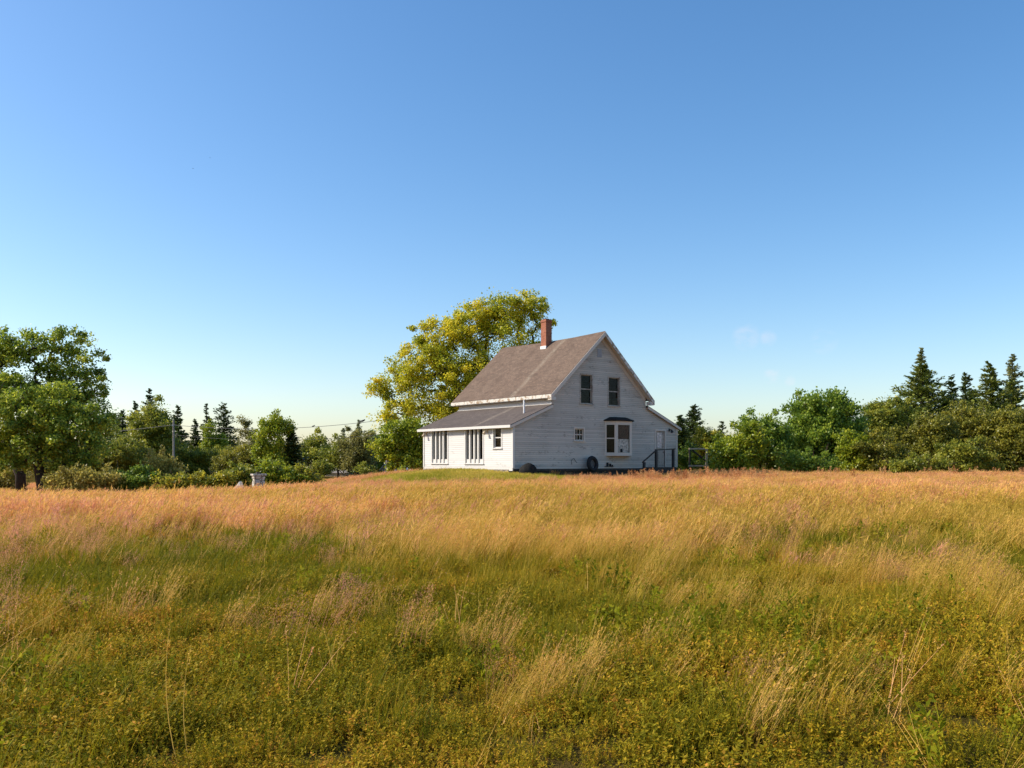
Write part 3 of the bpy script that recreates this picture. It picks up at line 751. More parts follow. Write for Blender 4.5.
def conifer(name, label, px, topy, basey, wpx, Y, mat='spruce', seed=0, full=1.0, bare=.04, group=None, bark='bark_dark', pw=.68, droop=.25, z_base=None):
    rs = np.random.default_rng(seed + 500); k = Y / F
    x = at(px, Y); zb = float(H(x, Y)) if z_base is None else z_base
    h = zat(topy, Y) - zb; Rr = wpx * k * 1.6
    root = empty(name, label, 'spruce tree', (x, Y, zb), 0, group)
    lean = (rs.random() - .5) * .02 * h
    mb = MB(); mb.tube([(0, 0, -.3), (lean * .5, 0, h * .5), (lean, 0, h * .98)], [h * .018 + .03, h * .011 + .02, .012], 7)
    zs = np.arange(max(h * bare, .25), h * .985, h * .021 + .05)
    C, D, LN, WD, T, NR = [], [], [], [], [], []
    asym = rs.random(8) * .5 + .75
    for z in zs:
        t = (z - h * bare) / (h * (1 - bare)); L0 = Rr * (1 - t) ** pw + .02 * Rr + .04
        nb = max(4, int((5 + 5 * (1 - t)) * full + rs.random()))
        tw = .88 + .24 * rs.random()
        for b in range(nb):
            a = rs.random() * 2 * math.pi; l = L0 * (.45 + .65 * rs.random()) * tw * asym[int(a / (2 * math.pi) * 8) % 8]
            if rs.random() < .12: l *= .4
            el = .35 * t + .1 - droop * (1 - t) + .15 * rs.normal()
            dv = np.array([math.cos(a) * math.cos(el), math.sin(a) * math.cos(el), math.sin(el)])
            o = np.array([lean * t, 0, z + (rs.random() - .5) * h * .03])
            tip = o + dv * l; mb.tube([o, o + dv * l * .5 - [0, 0, .03 * l], tip], [.02 + .006 * l, .012, .006], 3, cap=False)
            n = int(9 + l * 17); s = rs.random(n) ** .7
            p = o + dv * (s * l)[:, None]; side = np.cross(dv, [0, 0, 1.0]); side /= np.linalg.norm(side) + 1e-6
            sd = rs.choice([-1, 1], n); spread = (.10 + .30 * l * (1 - s * .65)) * rs.random(n)
            p = p + side * (sd * spread)[:, None]; p[:, 2] += rs.normal(size=n) * (.03 + .035 * l) - .12 * spread - .05 * l * s ** 2
            dd = dv[None] * .8 + side[None] * (sd * .7)[:, None] + rs.normal(size=(n, 3)) * .25
            C.append(p); D.append(dd); LN.append((.34 + .22 * rs.random(n)) * (.6 + .5 * (1 - t)) * (h / 10) ** .5)
            T.append(np.clip(.5 + .15 * rs.normal(), 0, 1) + .2 * rs.normal(size=n))
            nn = rs.normal(size=(n, 3)) * .5; nn[:, 2] += .9; NR.append(nn)
    C = np.concatenate(C); LN = np.concatenate(LN)
    me = leaf_quads(C, np.concatenate(D), np.concatenate(NR), LN, LN * (.36 + .18 * rs.random(len(LN))), np.concatenate(T))
    mb.build('trunk', M[bark], root); link_mesh('crown', me, L[mat], root)
    return root

GT = 'trees and shrubs around the meadow'
B = broadleaf
# --- left side
B('apple_tree', 'tree', 'tall spreading apple tree with a leaning trunk at the left edge', 49, [(28, 348, 40, 15), (62, 340, 24, 13), (86, 372, 24, 22), (-20, 360, 40, 26), (96, 402, 15, 17), (52, 366, 26, 10), (20, 396, 34, 18), (40, 384, 30, 12), (60, 400, 30, 14), (100, 424, 13, 14)], 21, 'apple', .15, .60, .27, 'bark_dark', lean=-1.2, seed=1, depth=.8, clump=.48)
B('apple_tree', 'tree', 'dense low apple tree with a straight dark trunk in front of the leaning one', 45, [(34, 410, 32, 24), (58, 400, 16, 14), (4, 424, 34, 30), (72, 428, 28, 24), (95, 424, 18, 18), (40, 448, 46, 17), (84, 450, 20, 15), (12, 458, 26, 12), (66, 462, 22, 8)], 43, 'apple', .15, .72, .25, 'bark_dark', seed=2, clump=.5)
B('shrub', 'shrub', 'large rounded olive shrub right of the two apple trees', 62, [(112, 458, 34, 20), (92, 464, 24, 18), (130, 464, 18, 14)], 112, 'mid', .15, 1.1, .06, seed=3, stems=4, clump=.5)
B('shrub', 'shrub', 'low dark green shrub at the meadow edge left of the weeds', 43.6, [(138, 479, 18, 11), (124, 482, 12, 9)], 136, 'green', .13, 1.2, .04, seed=4, stems=4, clump=.34)
B('shrub', 'shrub', 'pale sage coloured brush at the foot of the apple trees', 42.4, [(88, 483, 28, 9), (65, 486, 18, 8), (108, 485, 12, 8)], 88, 'sage', .11, 1.0, .03, seed=5, stems=5, clump=.32, up=.8)
B('shrub', 'shrub', 'low sage brush growing under the leaning apple trunk', 53, [(8, 480, 24, 9), (-18, 480, 22, 12)], 6, 'sage', .12, 1.0, .03, seed=6, stems=5, clump=.34, up=.8)
B('shrub', 'shrub', 'pale upright brush between dark shrub and utility pole', 45.5, [(160, 472, 15, 11), (176, 478, 14, 7)], 162, 'sage', .11, 1.0, .03, seed=7, stems=5, clump=.34, up=1.0)
B('shrub', 'shrub', 'wide rounded green shrub behind the left utility pole', 88, [(186, 463, 26, 14), (212, 464, 26, 15), (165, 468, 16, 10)], 195, 'mid', .16, 1.1, .06, seed=8, stems=4, clump=.55)
B('bramble', 'bush', 'yellowish bramble patch below the left utility pole', 43.4, [(168, 484, 20, 6), (188, 483, 16, 7)], 175, 'weed', .12, 1.1, .02, seed=9, stems=4, clump=.3)
B('bramble', 'bush', 'bramble patch midway between the utility pole and pillar', 43.8, [(208, 483, 18, 7), (222, 481, 12, 8)], 210, 'weed', .12, 1.1, .02, seed=10, stems=4, clump=.3)
B('bramble', 'bush', 'tall bramble with dark gaps just behind the white rock', 44.5, [(238, 478, 15, 9), (250, 474, 12, 8)], 242, 'mid', .12, 1.0, .02, seed=11, stems=4, clump=.3)
B('bramble', 'bush', 'bright green leafy bramble right of the stone pillar', 45, [(280, 478, 18, 10), (296, 482, 12, 7), (272, 470, 14, 8)], 280, 'bright', .13, 1.0, .02, seed=12, stems=4, clump=.32)
B('bramble', 'bush', 'low yellow green weeds trailing toward the mown strip', 45.5, [(308, 482, 12, 6), (299, 474, 8, 7)], 304, 'weed', .12, 1.0, .02, seed=13, stems=3, clump=.28)
B('deciduous_tree', 'tree', 'round green tree standing before the leftmost spruces', 86, [(150, 428, 17, 24), (160, 440, 15, 26), (141, 442, 13, 24), (152, 460, 20, 12)], 150, 'mid', .2, 1.1, .2, seed=14, clump=.8)
B('shrub', 'tree', 'slim yellow green sapling beside the dark narrow spruce', 92, [(211, 440, 8, 18), (218, 447, 8, 13)], 213, 'bright', .18, .9, .08, seed=15, clump=.55)
B('shrub', 'shrub', 'dry olive brush right of the wide rounded shrub', 76, [(232, 462, 18, 12), (250, 458, 14, 12), (262, 466, 12, 10)], 243, 'olive', .13, .9, .04, seed=16, stems=5, clump=.42, up=.8)
B('birch_tree', 'tree', 'thin wispy birch bending left above the brush', 80, [(246, 430, 6, 9), (250, 444, 9, 12), (243, 423, 5, 5)], 252, 'dull', .15, .45, .07, 'bark_grey', seed=17, clump=.45)
B('deciduous_tree', 'tree', 'leafy green tree with feathery top next to the dark spruce', 70, [(268, 444, 13, 18), (278, 436, 10, 14), (272, 424, 7, 9), (270, 460, 16, 10)], 272, 'bright', .17, .9, .1, seed=18, clump=.5, up=.9)
C = conifer
C('spruce', 'tallest of the spruces left of the utility pole', 149, 388, 470, 11, 118, seed=1)
C('spruce', 'short spruce top showing left of the tallest left spruce', 136, 401, 470, 10, 120, seed=2)
C('spruce', 'dark spruce rising directly behind the left utility pole', 178, 405, 470, 11, 112, seed=3)
C('spruce', 'small black green spruce right of the utility pole', 196, 419, 470, 8, 104, seed=4)
C('spruce', 'thin open spruce left of the broad sparse one', 206, 403, 470, 8, 122, seed=5, full=.6)
C('spruce', 'broad sparse spruce with flat top in the left group', 224, 403, 470, 13, 106, seed=6, full=.75, pw=.5)
C('spruce', 'solid dark spruce at the right end of the left brush', 292, 423, 474, 13, 71, seed=7, full=1.3)
C('spruce', 'dark spruce in shadow behind the large rounded olive shrub', 122, 410, 470, 14, 108, seed=8, full=1.1)
C('spruce', 'grey half bare spruce in the distant treeline left of the house', 359, 420, 470, 9, 104, 'larch', seed=9, full=.6)
C('spruce', 'small grey spruce top above the distant treeline', 343, 428, 470, 8, 112, 'larch', seed=10, full=.7)
C('spruce', 'dark spruce behind the apple tree crown at left', 95, 414, 470, 16, 104, seed=11)
C('spruce', 'dark spruce far left behind the leaning apple tree', 62, 420, 470, 16, 112, seed=21)
tl = 'distant treeline left of the house'
B('deciduous_tree', 'tree', 'distant green tree right of the solid dark spruce', 104, [(316, 452, 16, 15), (304, 456, 12, 12)], 314, 'mid', .24, 1.1, .12, seed=20, clump=.8)
B('deciduous_tree', 'tree', 'distant yellow green tree over the grey shed', 98, [(336, 455, 14, 13), (346, 452, 10, 10)], 338, 'mid', .22, 1.0, .12, seed=21, clump=.75)
B('deciduous_tree', 'tree', 'distant dull grey green tree left of the locust', 96, [(360, 450, 16, 17), (350, 458, 12, 12)], 360, 'dull', .2, 1.0, .12, seed=22, clump=.7)
B('deciduous_tree', 'tree', 'dark tree between the grey green tree and the locust', 106, [(376, 452, 14, 18), (390, 458, 16, 14)], 378, 'green', .24, 1.1, .12, seed=23, clump=.8)
B('shrub', 'shrub', 'low green bush beside the grey shed', 90, [(365, 469, 8, 6), (322, 468, 12, 6)], 364, 'mid', .16, 1.0, .04, seed=24, stems=3, clump=.4)
# --- behind the house
B('locust_tree', 'tree', 'big yellow green locust tree towering behind the house', 68,
  [(508, 318, 34, 20), (530, 307, 17, 12), (482, 312, 20, 14), (468, 330, 20, 18), (440, 335, 24, 16), (424, 352, 22, 15), (455, 362, 36, 22), (410, 372, 24, 17), (392, 386, 18, 10), (500, 345, 38, 22), (549, 322, 10, 9), (424, 400, 38, 18), (394, 412, 16, 16), (440, 416, 24, 16), (380, 388, 8, 7), (470, 396, 36, 26)],
  468, 'locust', .17, .62, .40, 'bark_dark', seed=30, clump=.72, depth=.9)
B('deciduous_tree', 'tree', 'bright green low tree at the shaded left end of the house', 61, [(402, 434, 18, 17), (388, 446, 13, 13), (416, 444, 12, 22), (404, 456, 22, 13)], 404, 'bright', .19, 1.1, .12, seed=31, clump=.55)
# --- right of the house
C('spruce', 'dark broad spruce just right of the house', 694, 404, 472, 19, 76, seed=12, full=1.2, pw=.7)
C('spruce', 'dark spruce partly hidden by the right corner of the house', 681, 414, 472, 13, 74, seed=13, full=1.3)
C('spruce', 'tiny open spruce top between the house and green bushes', 722, 420, 470, 8, 96, seed=14, full=.6)
B('shrub', 'shrub', 'dark shaded bush low beside the right wall of the house', 70, [(686, 458, 12, 12), (700, 464, 14, 8)], 690, 'green', .16, 1.1, .05, seed=40, stems=3, clump=.45)
B('shrub', 'shrub', 'pale olive bush behind the wooden frame', 67, [(706, 441, 12, 10), (722, 446, 13, 13), (712, 452, 14, 12)], 712, 'weed', .15, 1.0, .06, seed=41, stems=3, clump=.45)
B('shrub', 'shrub', 'leafy green bush first right of the wooden frame', 58, [(732, 456, 20, 15), (746, 446, 18, 18), (726, 466, 16, 8)], 738, 'bright', .17, 1.1, .06, seed=42, stems=4, clump=.48, up=.5)
B('shrub', 'shrub', 'taller green bush with ragged top left of the big maple', 63, [(752, 434, 16, 14), (772, 436, 18, 16), (766, 454, 26, 18)], 762, 'green', .18, 1.1, .07, seed=43, stems=4, clump=.52, up=.5)
B('maple_tree', 'tree', 'full round dark green maple with spiky top right of the bushes', 65, [(824, 416, 26, 20), (806, 426, 18, 20), (842, 428, 19, 20), (822, 446, 36, 24), (800, 450, 16, 18)], 822, 'green', .20, 1.15, .2, seed=44, clump=.6, up=.9)
B('shrub', 'shrub', 'dark bush at the foot of the maple', 58, [(796, 464, 18, 9), (820, 466, 18, 8)], 806, 'green', .16, 1.1, .04, seed=45, stems=4, clump=.42)
B('shrub', 'shrub', 'green bush overlapping the right side of the maple', 61, [(852, 446, 12, 14), (858, 460, 16, 12)], 854, 'bright', .16, 1.1, .05, seed=46, stems=3, clump=.44)
B('deciduous_tree', 'tree', 'bushy light green tree between the maple and the tall spruce', 76, [(874, 414, 14, 13), (890, 410, 12, 12), (882, 432, 22, 20), (902, 424, 16, 18)], 884, 'mid', .2, 1.1, .12, seed=47, clump=.62)
hd = 'olive hedge shrubs along the right edge of the meadow'
for i, (lb, Yv, lo) in enumerate([
    ('olive hedge shrub next to the maple and lowest in the hedge', 60, [(880, 454, 20, 16), (894, 462, 16, 10)]),
    ('olive hedge shrub right below the light green bushy tree', 63, [(908, 444, 22, 18), (898, 456, 18, 14)]),
    ('rounded olive shrub directly under the tall spire topped spruce', 61, [(934, 434, 20, 18), (930, 454, 22, 16)]),
    ('dense olive shrub under the two small spruce tips', 64, [(962, 426, 24, 17), (950, 444, 22, 20)]),
    ('dark olive shrub at the meadow edge below the twin spruce tips', 58, [(962, 458, 22, 13), (978, 462, 16, 9)]),
    ('tall olive shrub in front of the broad right spruce', 62, [(990, 430, 22, 20), (984, 450, 20, 18)]),
    ('olive shrub cut off by the right edge of the picture', 60, [(1020, 434, 22, 24), (1010, 454, 24, 16), (1042, 444, 22, 24)]),
    ('low bright shrub at the foot of the hedge near its middle', 56.5, [(926, 466, 18, 7), (906, 467, 14, 6)])]):
    B('hedge_shrub', 'shrub', lb, Yv, lo, lo[0][0], 'olive' if i not in (4, 7) else 'mid', .16, 1.15, .06, seed=50 + i, stems=4, clump=.46, group=hd)
C('spruce', 'tallest spruce on the right with a thin pale spire', 922, 364, 470, 33, 84, 'spruce_g', seed=15, full=1.3)
C('spruce', 'thin bare topped larch rising out of the tall right spruce', 922, 347, 470, 7, 88, 'larch', seed=16, full=.8, bare=.6)
C('spruce', 'left of the twin small spruce tips over the hedge', 951, 374, 470, 12, 96, seed=17)
C('spruce', 'right of the twin small spruce tips over the hedge', 966, 371, 470, 13, 94, seed=18)
C('spruce', 'broad dark spruce over the right end of the hedge', 991, 364, 470, 27, 80, 'spruce_g', seed=19, full=1.2)
C('spruce', 'pale open spruce at the far right edge', 1013, 353, 470, 19, 96, 'larch', seed=20, full=.85)
C('spruce', 'squat dark spruce filling the gap below the left spruce tip', 944, 390, 470, 24, 86, 'spruce_g', seed=23, full=1.2)
C('spruce', 'squat dark spruce filling the gap below the right spruce tip', 974, 390, 470, 20, 88, 'spruce_g', seed=24, full=1.2)
C('spruce', 'dark spruce in front of the pale one at the right edge', 1012, 380, 470, 22, 82, 'spruce_g', seed=22, full=1.1)

# far wood that closes the horizon
def far_wood():
    rs = np.random.default_rng(77); cs = []; T = []
    for k in range(620):
        x = rs.uniform(-230, 230); y = rs.uniform(165, 230); h = rs.uniform(3.2, 6.5); n = 260
        r = rs.uniform(1.8, 3.4); d = rs.normal(size=(n, 3)); d /= np.linalg.norm(d, axis=1, keepdims=True)
        p = d * (rs.random(n) ** .4)[:, None] * [r, r, h * .55] + [x, y, h * .5]
        cs.append(p); T.append(np.full(n, rs.random()) * .6 + .4 * rs.random(n))
    p = np.concatenate(cs); N = len(p); p[:, 2] = np.maximum(p[:, 2], 0) + .3
    ln = .5 + .4 * rs.random(N)
    return leaf_quads(p, rs.normal(size=(N, 3)), rs.normal(size=(N, 3)) + [0, 0, .6], ln, ln * .6, np.concatenate(T))
o = link_mesh('far_wood', far_wood(), L['dull']); tag(o, 'low far off wood closing the horizon behind the trees', 'wood', kind='stuff')

# ------------------------------------------------------------------ grasses
class Blades:
    def __init__(s, seed): s.v = []; s.f = []; s.t = []; s.r = random.Random(seed)
    def strip(s, pts, wd, side, tint):
        b = len(s.v); n = len(pts)
        for i, p in enumerate(pts):
            w_ = wd * (1 - (i / (n - 1)) ** 1.6) * .5 + .0004
            s.v += [tuple(p - side * w_), tuple(p + side * w_)]
        for i in range(n - 1): s.f.append((b + 2 * i, b + 2 * i + 1, b + 2 * i + 3, b + 2 * i + 2)); s.t.append(tint)
    def leaf(s, c, d, nrm, ln, wd, tint):
        d = d.normalized(); sd = d.cross(nrm).normalized(); b = len(s.v)
        s.v += [tuple(c), tuple(c + d * ln * .45 + sd * wd * .5), tuple(c + d * ln), tuple(c + d * ln * .45 - sd * wd * .5)]
        s.f.append((b, b + 1, b + 2, b + 3)); s.t.append(tint)
    def curve(s, base, h, lean, ang, bend, n=4):
        dirv = Vector((math.cos(ang), math.sin(ang), 0)); pts = []
        for i in range(n + 1):
            t = i / n; pts.append(base + Vector((0, 0, h * (t - .18 * bend * t * t))) + dirv * h * (lean * t + bend * .6 * t * t))
        return pts
    def mesh(s, name, mat):
        v = np.array(s.v); f = np.array(s.f); me = np_mesh(name, v, f, {'tint': ('FACE', np.array(s.t))}); me.materials.append(mat); return me
GM = dict(
    herb=m_leaf('ground cover leaves', [(0, (.130, .135, .008)), (.4, (.29, .24, .012)), (.75, (.48, .32, .020)), (1, (.58, .28, .04))], .35, True, .8, spec=.08, rough=.6),
    grass=m_leaf('meadow blades', [(0, (.150, .155, .008)), (.35, (.32, .25, .014)), (.7, (.54, .32, .035)), (1, (.64, .36, .08))], .4, True, .5, spec=.1),
    dry=m_leaf('dry grass', [(0, (.38, .27, .024)), (.4, (.70, .44, .085)), (.75, (.88, .52, .165)), (1, (.80, .40, .19))], .4, True, .45, spec=.15),
    seed=m_leaf('seed heads', [(0, (.46, .25, .075)), (.5, (.70, .34, .16)), (1, (.72, .33, .21))], .45, True, .5, spec=.1),
    lawn=m_leaf('lawn blades', [(0, (.20, .22, .014)), (.5, (.40, .37, .03)), (1, (.66, .48, .10))], .35, True, .6, spec=.1),
    broad=m_leaf('broad weed leaves', [(0, (.13, .15, .008)), (.5, (.26, .26, .012)), (1, (.46, .38, .025))], .45, True, .7, spec=.06, rough=.6),
    weed=m_leaf('dried weed heads', [(0, (.40, .16, .06)), (.5, (.64, .30, .11)), (1, (.76, .44, .18))], .3, True, .8))
def rv(r): return Vector((r.gauss(0, 1), r.gauss(0, 1), r.gauss(0, 1)))
def tuft_herb(i):
    B_ = Blades(i); r = B_.r
    for k in range(20):
        a = r.uniform(0, 6.28); rad = .17 * math.sqrt(r.random()); base = Vector((rad * math.cos(a), rad * math.sin(a), 0)); h = r.uniform(.07, .20)
        st = B_.curve(base, h, r.uniform(0, .4), r.uniform(0, 6.28), .2, 3); tt = r.gauss(.5, .18)
        B_.strip(st, .004, Vector((1, 0, 0)), .6)
        for j in range(r.randint(10, 15)):
            t = r.uniform(.25, 1); q = st[0].lerp(st[-1], t); aa = r.uniform(0, 6.28); el = r.uniform(-.1, .9)
            d = Vector((math.cos(aa) * math.cos(el), math.sin(aa) * math.cos(el), math.sin(el)))
            B_.leaf(q, d, Vector((0, 0, 1)) + rv(r) * .4, r.uniform(.016, .034), r.uniform(.008, .015), min(1, max(0, tt + r.gauss(0, .2))))
    return B_.mesh('herb', GM['herb'])
def tuft_grass(i, n=46, hh=(.14, .34), mat='grass', wd=.0045, rad=.17, lean=.35, nm='grass'):
    B_ = Blades(i + 50); r = B_.r
    for k in range(n):
        a = r.uniform(0, 6.28); q = rad * math.sqrt(r.random()); base = Vector((q * math.cos(a), q * math.sin(a), 0))
        pts = B_.curve(base, r.uniform(*hh), r.gauss(.12, lean * .6), r.gauss(0, 1.1), r.uniform(.1, .8), 4)
        sa = r.uniform(0, 3.14); B_.strip(pts, wd * r.uniform(.7, 1.4), Vector((math.cos(sa), math.sin(sa), 0)), min(1, max(0, r.gauss(.5, .25))))
    return B_.mesh(nm, GM[mat])
def tuft_dry(i, far=False):
    B_ = Blades(i + 90); r = B_.r
    wk = 4.5 if far else 1.0; rk = 1.5 if far else 1.0
    for k in range(10 if far else 26):
        a = r.uniform(0, 6.28); q = .15 * rk * math.sqrt(r.random()); base = Vector((q * math.cos(a), q * math.sin(a), 0))
        pts = B_.curve(base, r.uniform(.15, .36), r.gauss(.3, .2), r.gauss(0, .8), r.uniform(.2, .8), 4)
        sa = r.uniform(0, 3.14); B_.strip(pts, .0038 * wk, Vector((math.cos(sa), math.sin(sa), 0)), min(1, max(0, r.gauss(.35, .2))))
    for k in range(9 if far else 20):
        a = r.uniform(0, 6.28); q = .15 * rk * math.sqrt(r.random()); base = Vector((q * math.cos(a), q * math.sin(a), 0)); h = r.uniform(.36, .60)
        pts = B_.curve(base, h, r.gauss(.32, .10), r.gauss(0, .35), r.uniform(.15, .5), 6)
        sa = r.uniform(0, 3.14); tt = min(1, max(0, r.gauss(.6, .18))); B_.strip(pts, .0028 * wk, Vector((math.cos(sa), math.sin(sa), 0)), tt)
        d = (pts[-1] - pts[-2]).normalized()
        for j in range(4 if far else 12):
            t = r.random(); c = pts[-3].lerp(pts[-1], t) if t < .6 else pts[-2].lerp(pts[-1], t)
            B_.leaf(c, d + rv(r) * .30, rv(r), r.uniform(.014, .03) * (4.5 if far else 1), .0045 * (2.4 if far else 1), min(1, max(0, tt + r.gauss(.05, .1))))
    return B_.mesh('dry_far' if far else 'dry', GM['dry'])
def tuft_seed(i, far=False):
    B_ = Blades(i + 130); r = B_.r; wk = 4.0 if far else 1.0
    for k in range(10 if far else 22):
        a = r.uniform(0, 6.28); q = .17 * math.sqrt(r.random()); base = Vector((q * math.cos(a), q * math.sin(a), 0)); h = r.uniform(.30, .52)
        pts = B_.curve(base, h, r.gauss(.22, .12), r.gauss(0, .5), r.uniform(.1, .35), 4)
        sa = r.uniform(0, 3.14); tt = min(1, max(0, r.gauss(.4, .2))); B_.strip(pts, .0024 * wk * .7, Vector((math.cos(sa), math.sin(sa), 0)), tt * .5)
        ax = (pts[-1] - pts[-2]).normalized()
        for j in range(7 if far else 20):
            t = r.random(); c = pts[-1] - ax * h * .34 * t + rv(r) * .010 * (1 + 2.5 * t)
            B_.leaf(c, ax + rv(r) * (.35 if far else .6), rv(r), r.uniform(.012, .022) * (4.5 if far else 1), .0035 * (2.6 if far else 1), min(1, max(0, tt + .15 + r.gauss(0, .15))))
    return B_.mesh('seed_far' if far else 'seed', GM['seed'])
def tuft_weed(i):
    B_ = Blades(i + 170); r = B_.r
    for k in range(5):
        a = r.uniform(0, 6.28); q = .16 * math.sqrt(r.random()); base = Vector((q * math.cos(a), q * math.sin(a), 0)); h = r.uniform(.45, .85)
        pts = B_.curve(base, h, r.gauss(.08, .12), r.uniform(0, 6.28), .12, 4); B_.strip(pts, .012, Vector((1, 0, 0)), .2)
        tt = r.random()
        for j in range(70):
            t = r.uniform(.35, 1); c = pts[0].lerp(pts[-1], t) + rv(r) * .045 * (1.25 - t * .6)
            B_.leaf(c, Vector((0, 0, 1)) + rv(r) * .7, rv(r), r.uniform(.03, .06), .025, min(1, max(0, tt + r.gauss(0, .2))))
    return B_.mesh('weed', GM['weed'])

def tuft_broad(i):
    B_ = Blades(i + 210); r = B_.r
    for k in range(r.randint(3, 6)):
        a = r.uniform(0, 6.28); q = .10 * math.sqrt(r.random()); base = Vector((q * math.cos(a), q * math.sin(a), 0)); h = r.uniform(.16, .38)
        pts = B_.curve(base, h, r.gauss(.15, .15), r.uniform(-1.2, 1.2), .2, 4); B_.strip(pts, .006, Vector((1, 0, 0)), .7); tt = r.gauss(.42, .15)
        for j in range(r.randint(8, 14)):
            t = r.uniform(.2, 1) ** .8; c = pts[0].lerp(pts[-1], t); aa = r.uniform(0, 6.28); el = r.uniform(.1, 1.1)
            d = Vector((math.cos(aa) * math.cos(el), math.sin(aa) * math.cos(el), math.sin(el)))
            B_.leaf(c, d, Vector((0, 0, 1)) + rv(r) * .4, r.uniform(.04, .085) * (1.15 - .5 * t), r.uniform(.016, .032), min(1, max(0, tt + r.gauss(0, .15))))
    return B_.mesh('broad', GM['broad'])
def tuft_stalk(i):
    B_ = Blades(i + 250); r = B_.r
    for k in range(r.randint(2, 5)):
        a = r.uniform(0, 6.28); q = .08 * math.sqrt(r.random()); base = Vector((q * math.cos(a), q * math.sin(a), 0)); h = r.uniform(.35, .75); an = r.gauss(0, .7)
        pts = B_.curve(base, h, r.gauss(.35, .22), an, r.uniform(0, .5), 6)
        if r.random() < .3: pts[-2] = pts[-3] + Vector((.06, r.gauss(0, .03), -.02)); pts[-1] = pts[-2] + Vector((.06, r.gauss(0, .03), -.06))   # a bent, broken stem
        tt = r.gauss(.6, .2); B_.strip(pts, .0042, Vector((.6, .8, 0)), tt)
        for j in range(r.randint(0, 16)):
            c = pts[-2].lerp(pts[-1], r.random()); B_.leaf(c, (pts[-1] - pts[-2]).normalized() + rv(r) * .5, rv(r), r.uniform(.012, .026), .006, tt)
    return B_.mesh('stalk', GM['dry'])
def scatter(name, label, cat, makers, P_, scale, hue, lean_jit=.6, tilt=.10, group=None, lod=None, jit=.12):
    rs = np.random.default_rng(len(name) * 13 + len(P_))
    coll = bpy.data.collections.new(name + ' tufts')
    for me in makers:
        o = bpy.data.objects.new(me.name, me); coll.objects.link(o)
    n = len(P_); me = bpy.data.meshes.new(name); me.vertices.add(n); me.vertices.foreach_set('co', np.ascontiguousarray(P_, np.float32).ravel())
    def attr(k, ty, a, fld='value'): q = me.attributes.new(k, ty, 'POINT'); q.data.foreach_set(fld, np.ascontiguousarray(a).ravel())
    rot = np.stack([rs.normal(size=n) * tilt, rs.normal(size=n) * tilt, rs.normal(size=n) * lean_jit], 1).astype(np.float32)
    attr('rot', 'FLOAT_VECTOR', rot, 'vector')
    attr('size', 'FLOAT', np.asarray(scale, np.float32)); attr('hue', 'FLOAT', np.clip(hue + rs.normal(size=n) * jit, 0, 1).astype(np.float32))
    if lod is None: pk = rs.integers(0, len(makers), n)
    else:           # coarser tufts take over with the distance
        m = len(makers) // 2; pk = rs.integers(0, m, n) + m * (rs.random(n) < smooth(P_[:, 1], *lod))
    attr('pick', 'INT', pk.astype(np.int32))
    o = bpy.data.objects.new(name, me); COL.objects.link(o); tag(o, label, cat, group, 'stuff')
    ng = bpy.data.node_groups.new(name, 'GeometryNodeTree')
    ng.interface.new_socket('Geometry', in_out='INPUT', socket_type='NodeSocketGeometry'); ng.interface.new_socket('Geometry', in_out='OUTPUT', socket_type='NodeSocketGeometry')
    N = ng.nodes; gi = N.new('NodeGroupInput'); go = N.new('NodeGroupOutput'); ip = N.new('GeometryNodeInstanceOnPoints'); ci = N.new('GeometryNodeCollectionInfo')
    ci.inputs['Collection'].default_value = coll; ci.inputs['Separate Children'].default_value = True; ci.inputs['Reset Children'].default_value = True
    def na(k, ty):
        q = N.new('GeometryNodeInputNamedAttribute'); q.data_type = ty; q.inputs['Name'].default_value = k
        return next(s for s in q.outputs if s.enabled and s.name == 'Attribute')
    l = ng.links.new
    l(gi.outputs[0], ip.inputs['Points']); l(ci.outputs[0], ip.inputs['Instance']); ip.inputs['Pick Instance'].default_value = True
    l(na('pick', 'INT'), ip.inputs['Instance Index']); l(na('rot', 'FLOAT_VECTOR'), ip.inputs['Rotation']); l(na('size', 'FLOAT'), ip.inputs['Scale'])
    l(ip.outputs[0], go.inputs[0])
    md = o.modifiers.new('Scatter', 'NODES'); md.node_group = ng
    return o

def wedge(n, y0, y1, margin=3.0, pw=1.0):
    """random points over the visible part of the meadow between two distances"""
    y = np.sqrt(RNG.random(n) * (y1 ** 2 - y0 ** 2) + y0 ** 2)
    x = (RNG.random(n) * 2 - 1) * (y * .60 + margin)
    return x, y
def footprint(x, y, pad=.25):
    u, v = house_local(x, y)
    return (u > -pad) & (u < 13.5 + pad) & (v > -pad) & (v < 9.4 + pad)
def lawn_mask(x, y):
    u, v = house_local(x, y)
    mound = np.exp(-(np.hypot((x + 2.6) / 6.4, (y - 50.5) / 6.3)) ** 4 * 1.3)
    strip = np.exp(-((y - 49.0 - .12 * (x + 8)) / 3.0) ** 2) * smooth(-x, -4, 0) * (1 - smooth(-x, 10, 14))
    front = np.exp(-((v + 2.2) / 1.0) ** 2) * smooth(u, -1, 1) * (1 - smooth(u, 7, 9))
    return np.clip(np.maximum(np.maximum(mound * 1.35, strip), front), 0, 1)
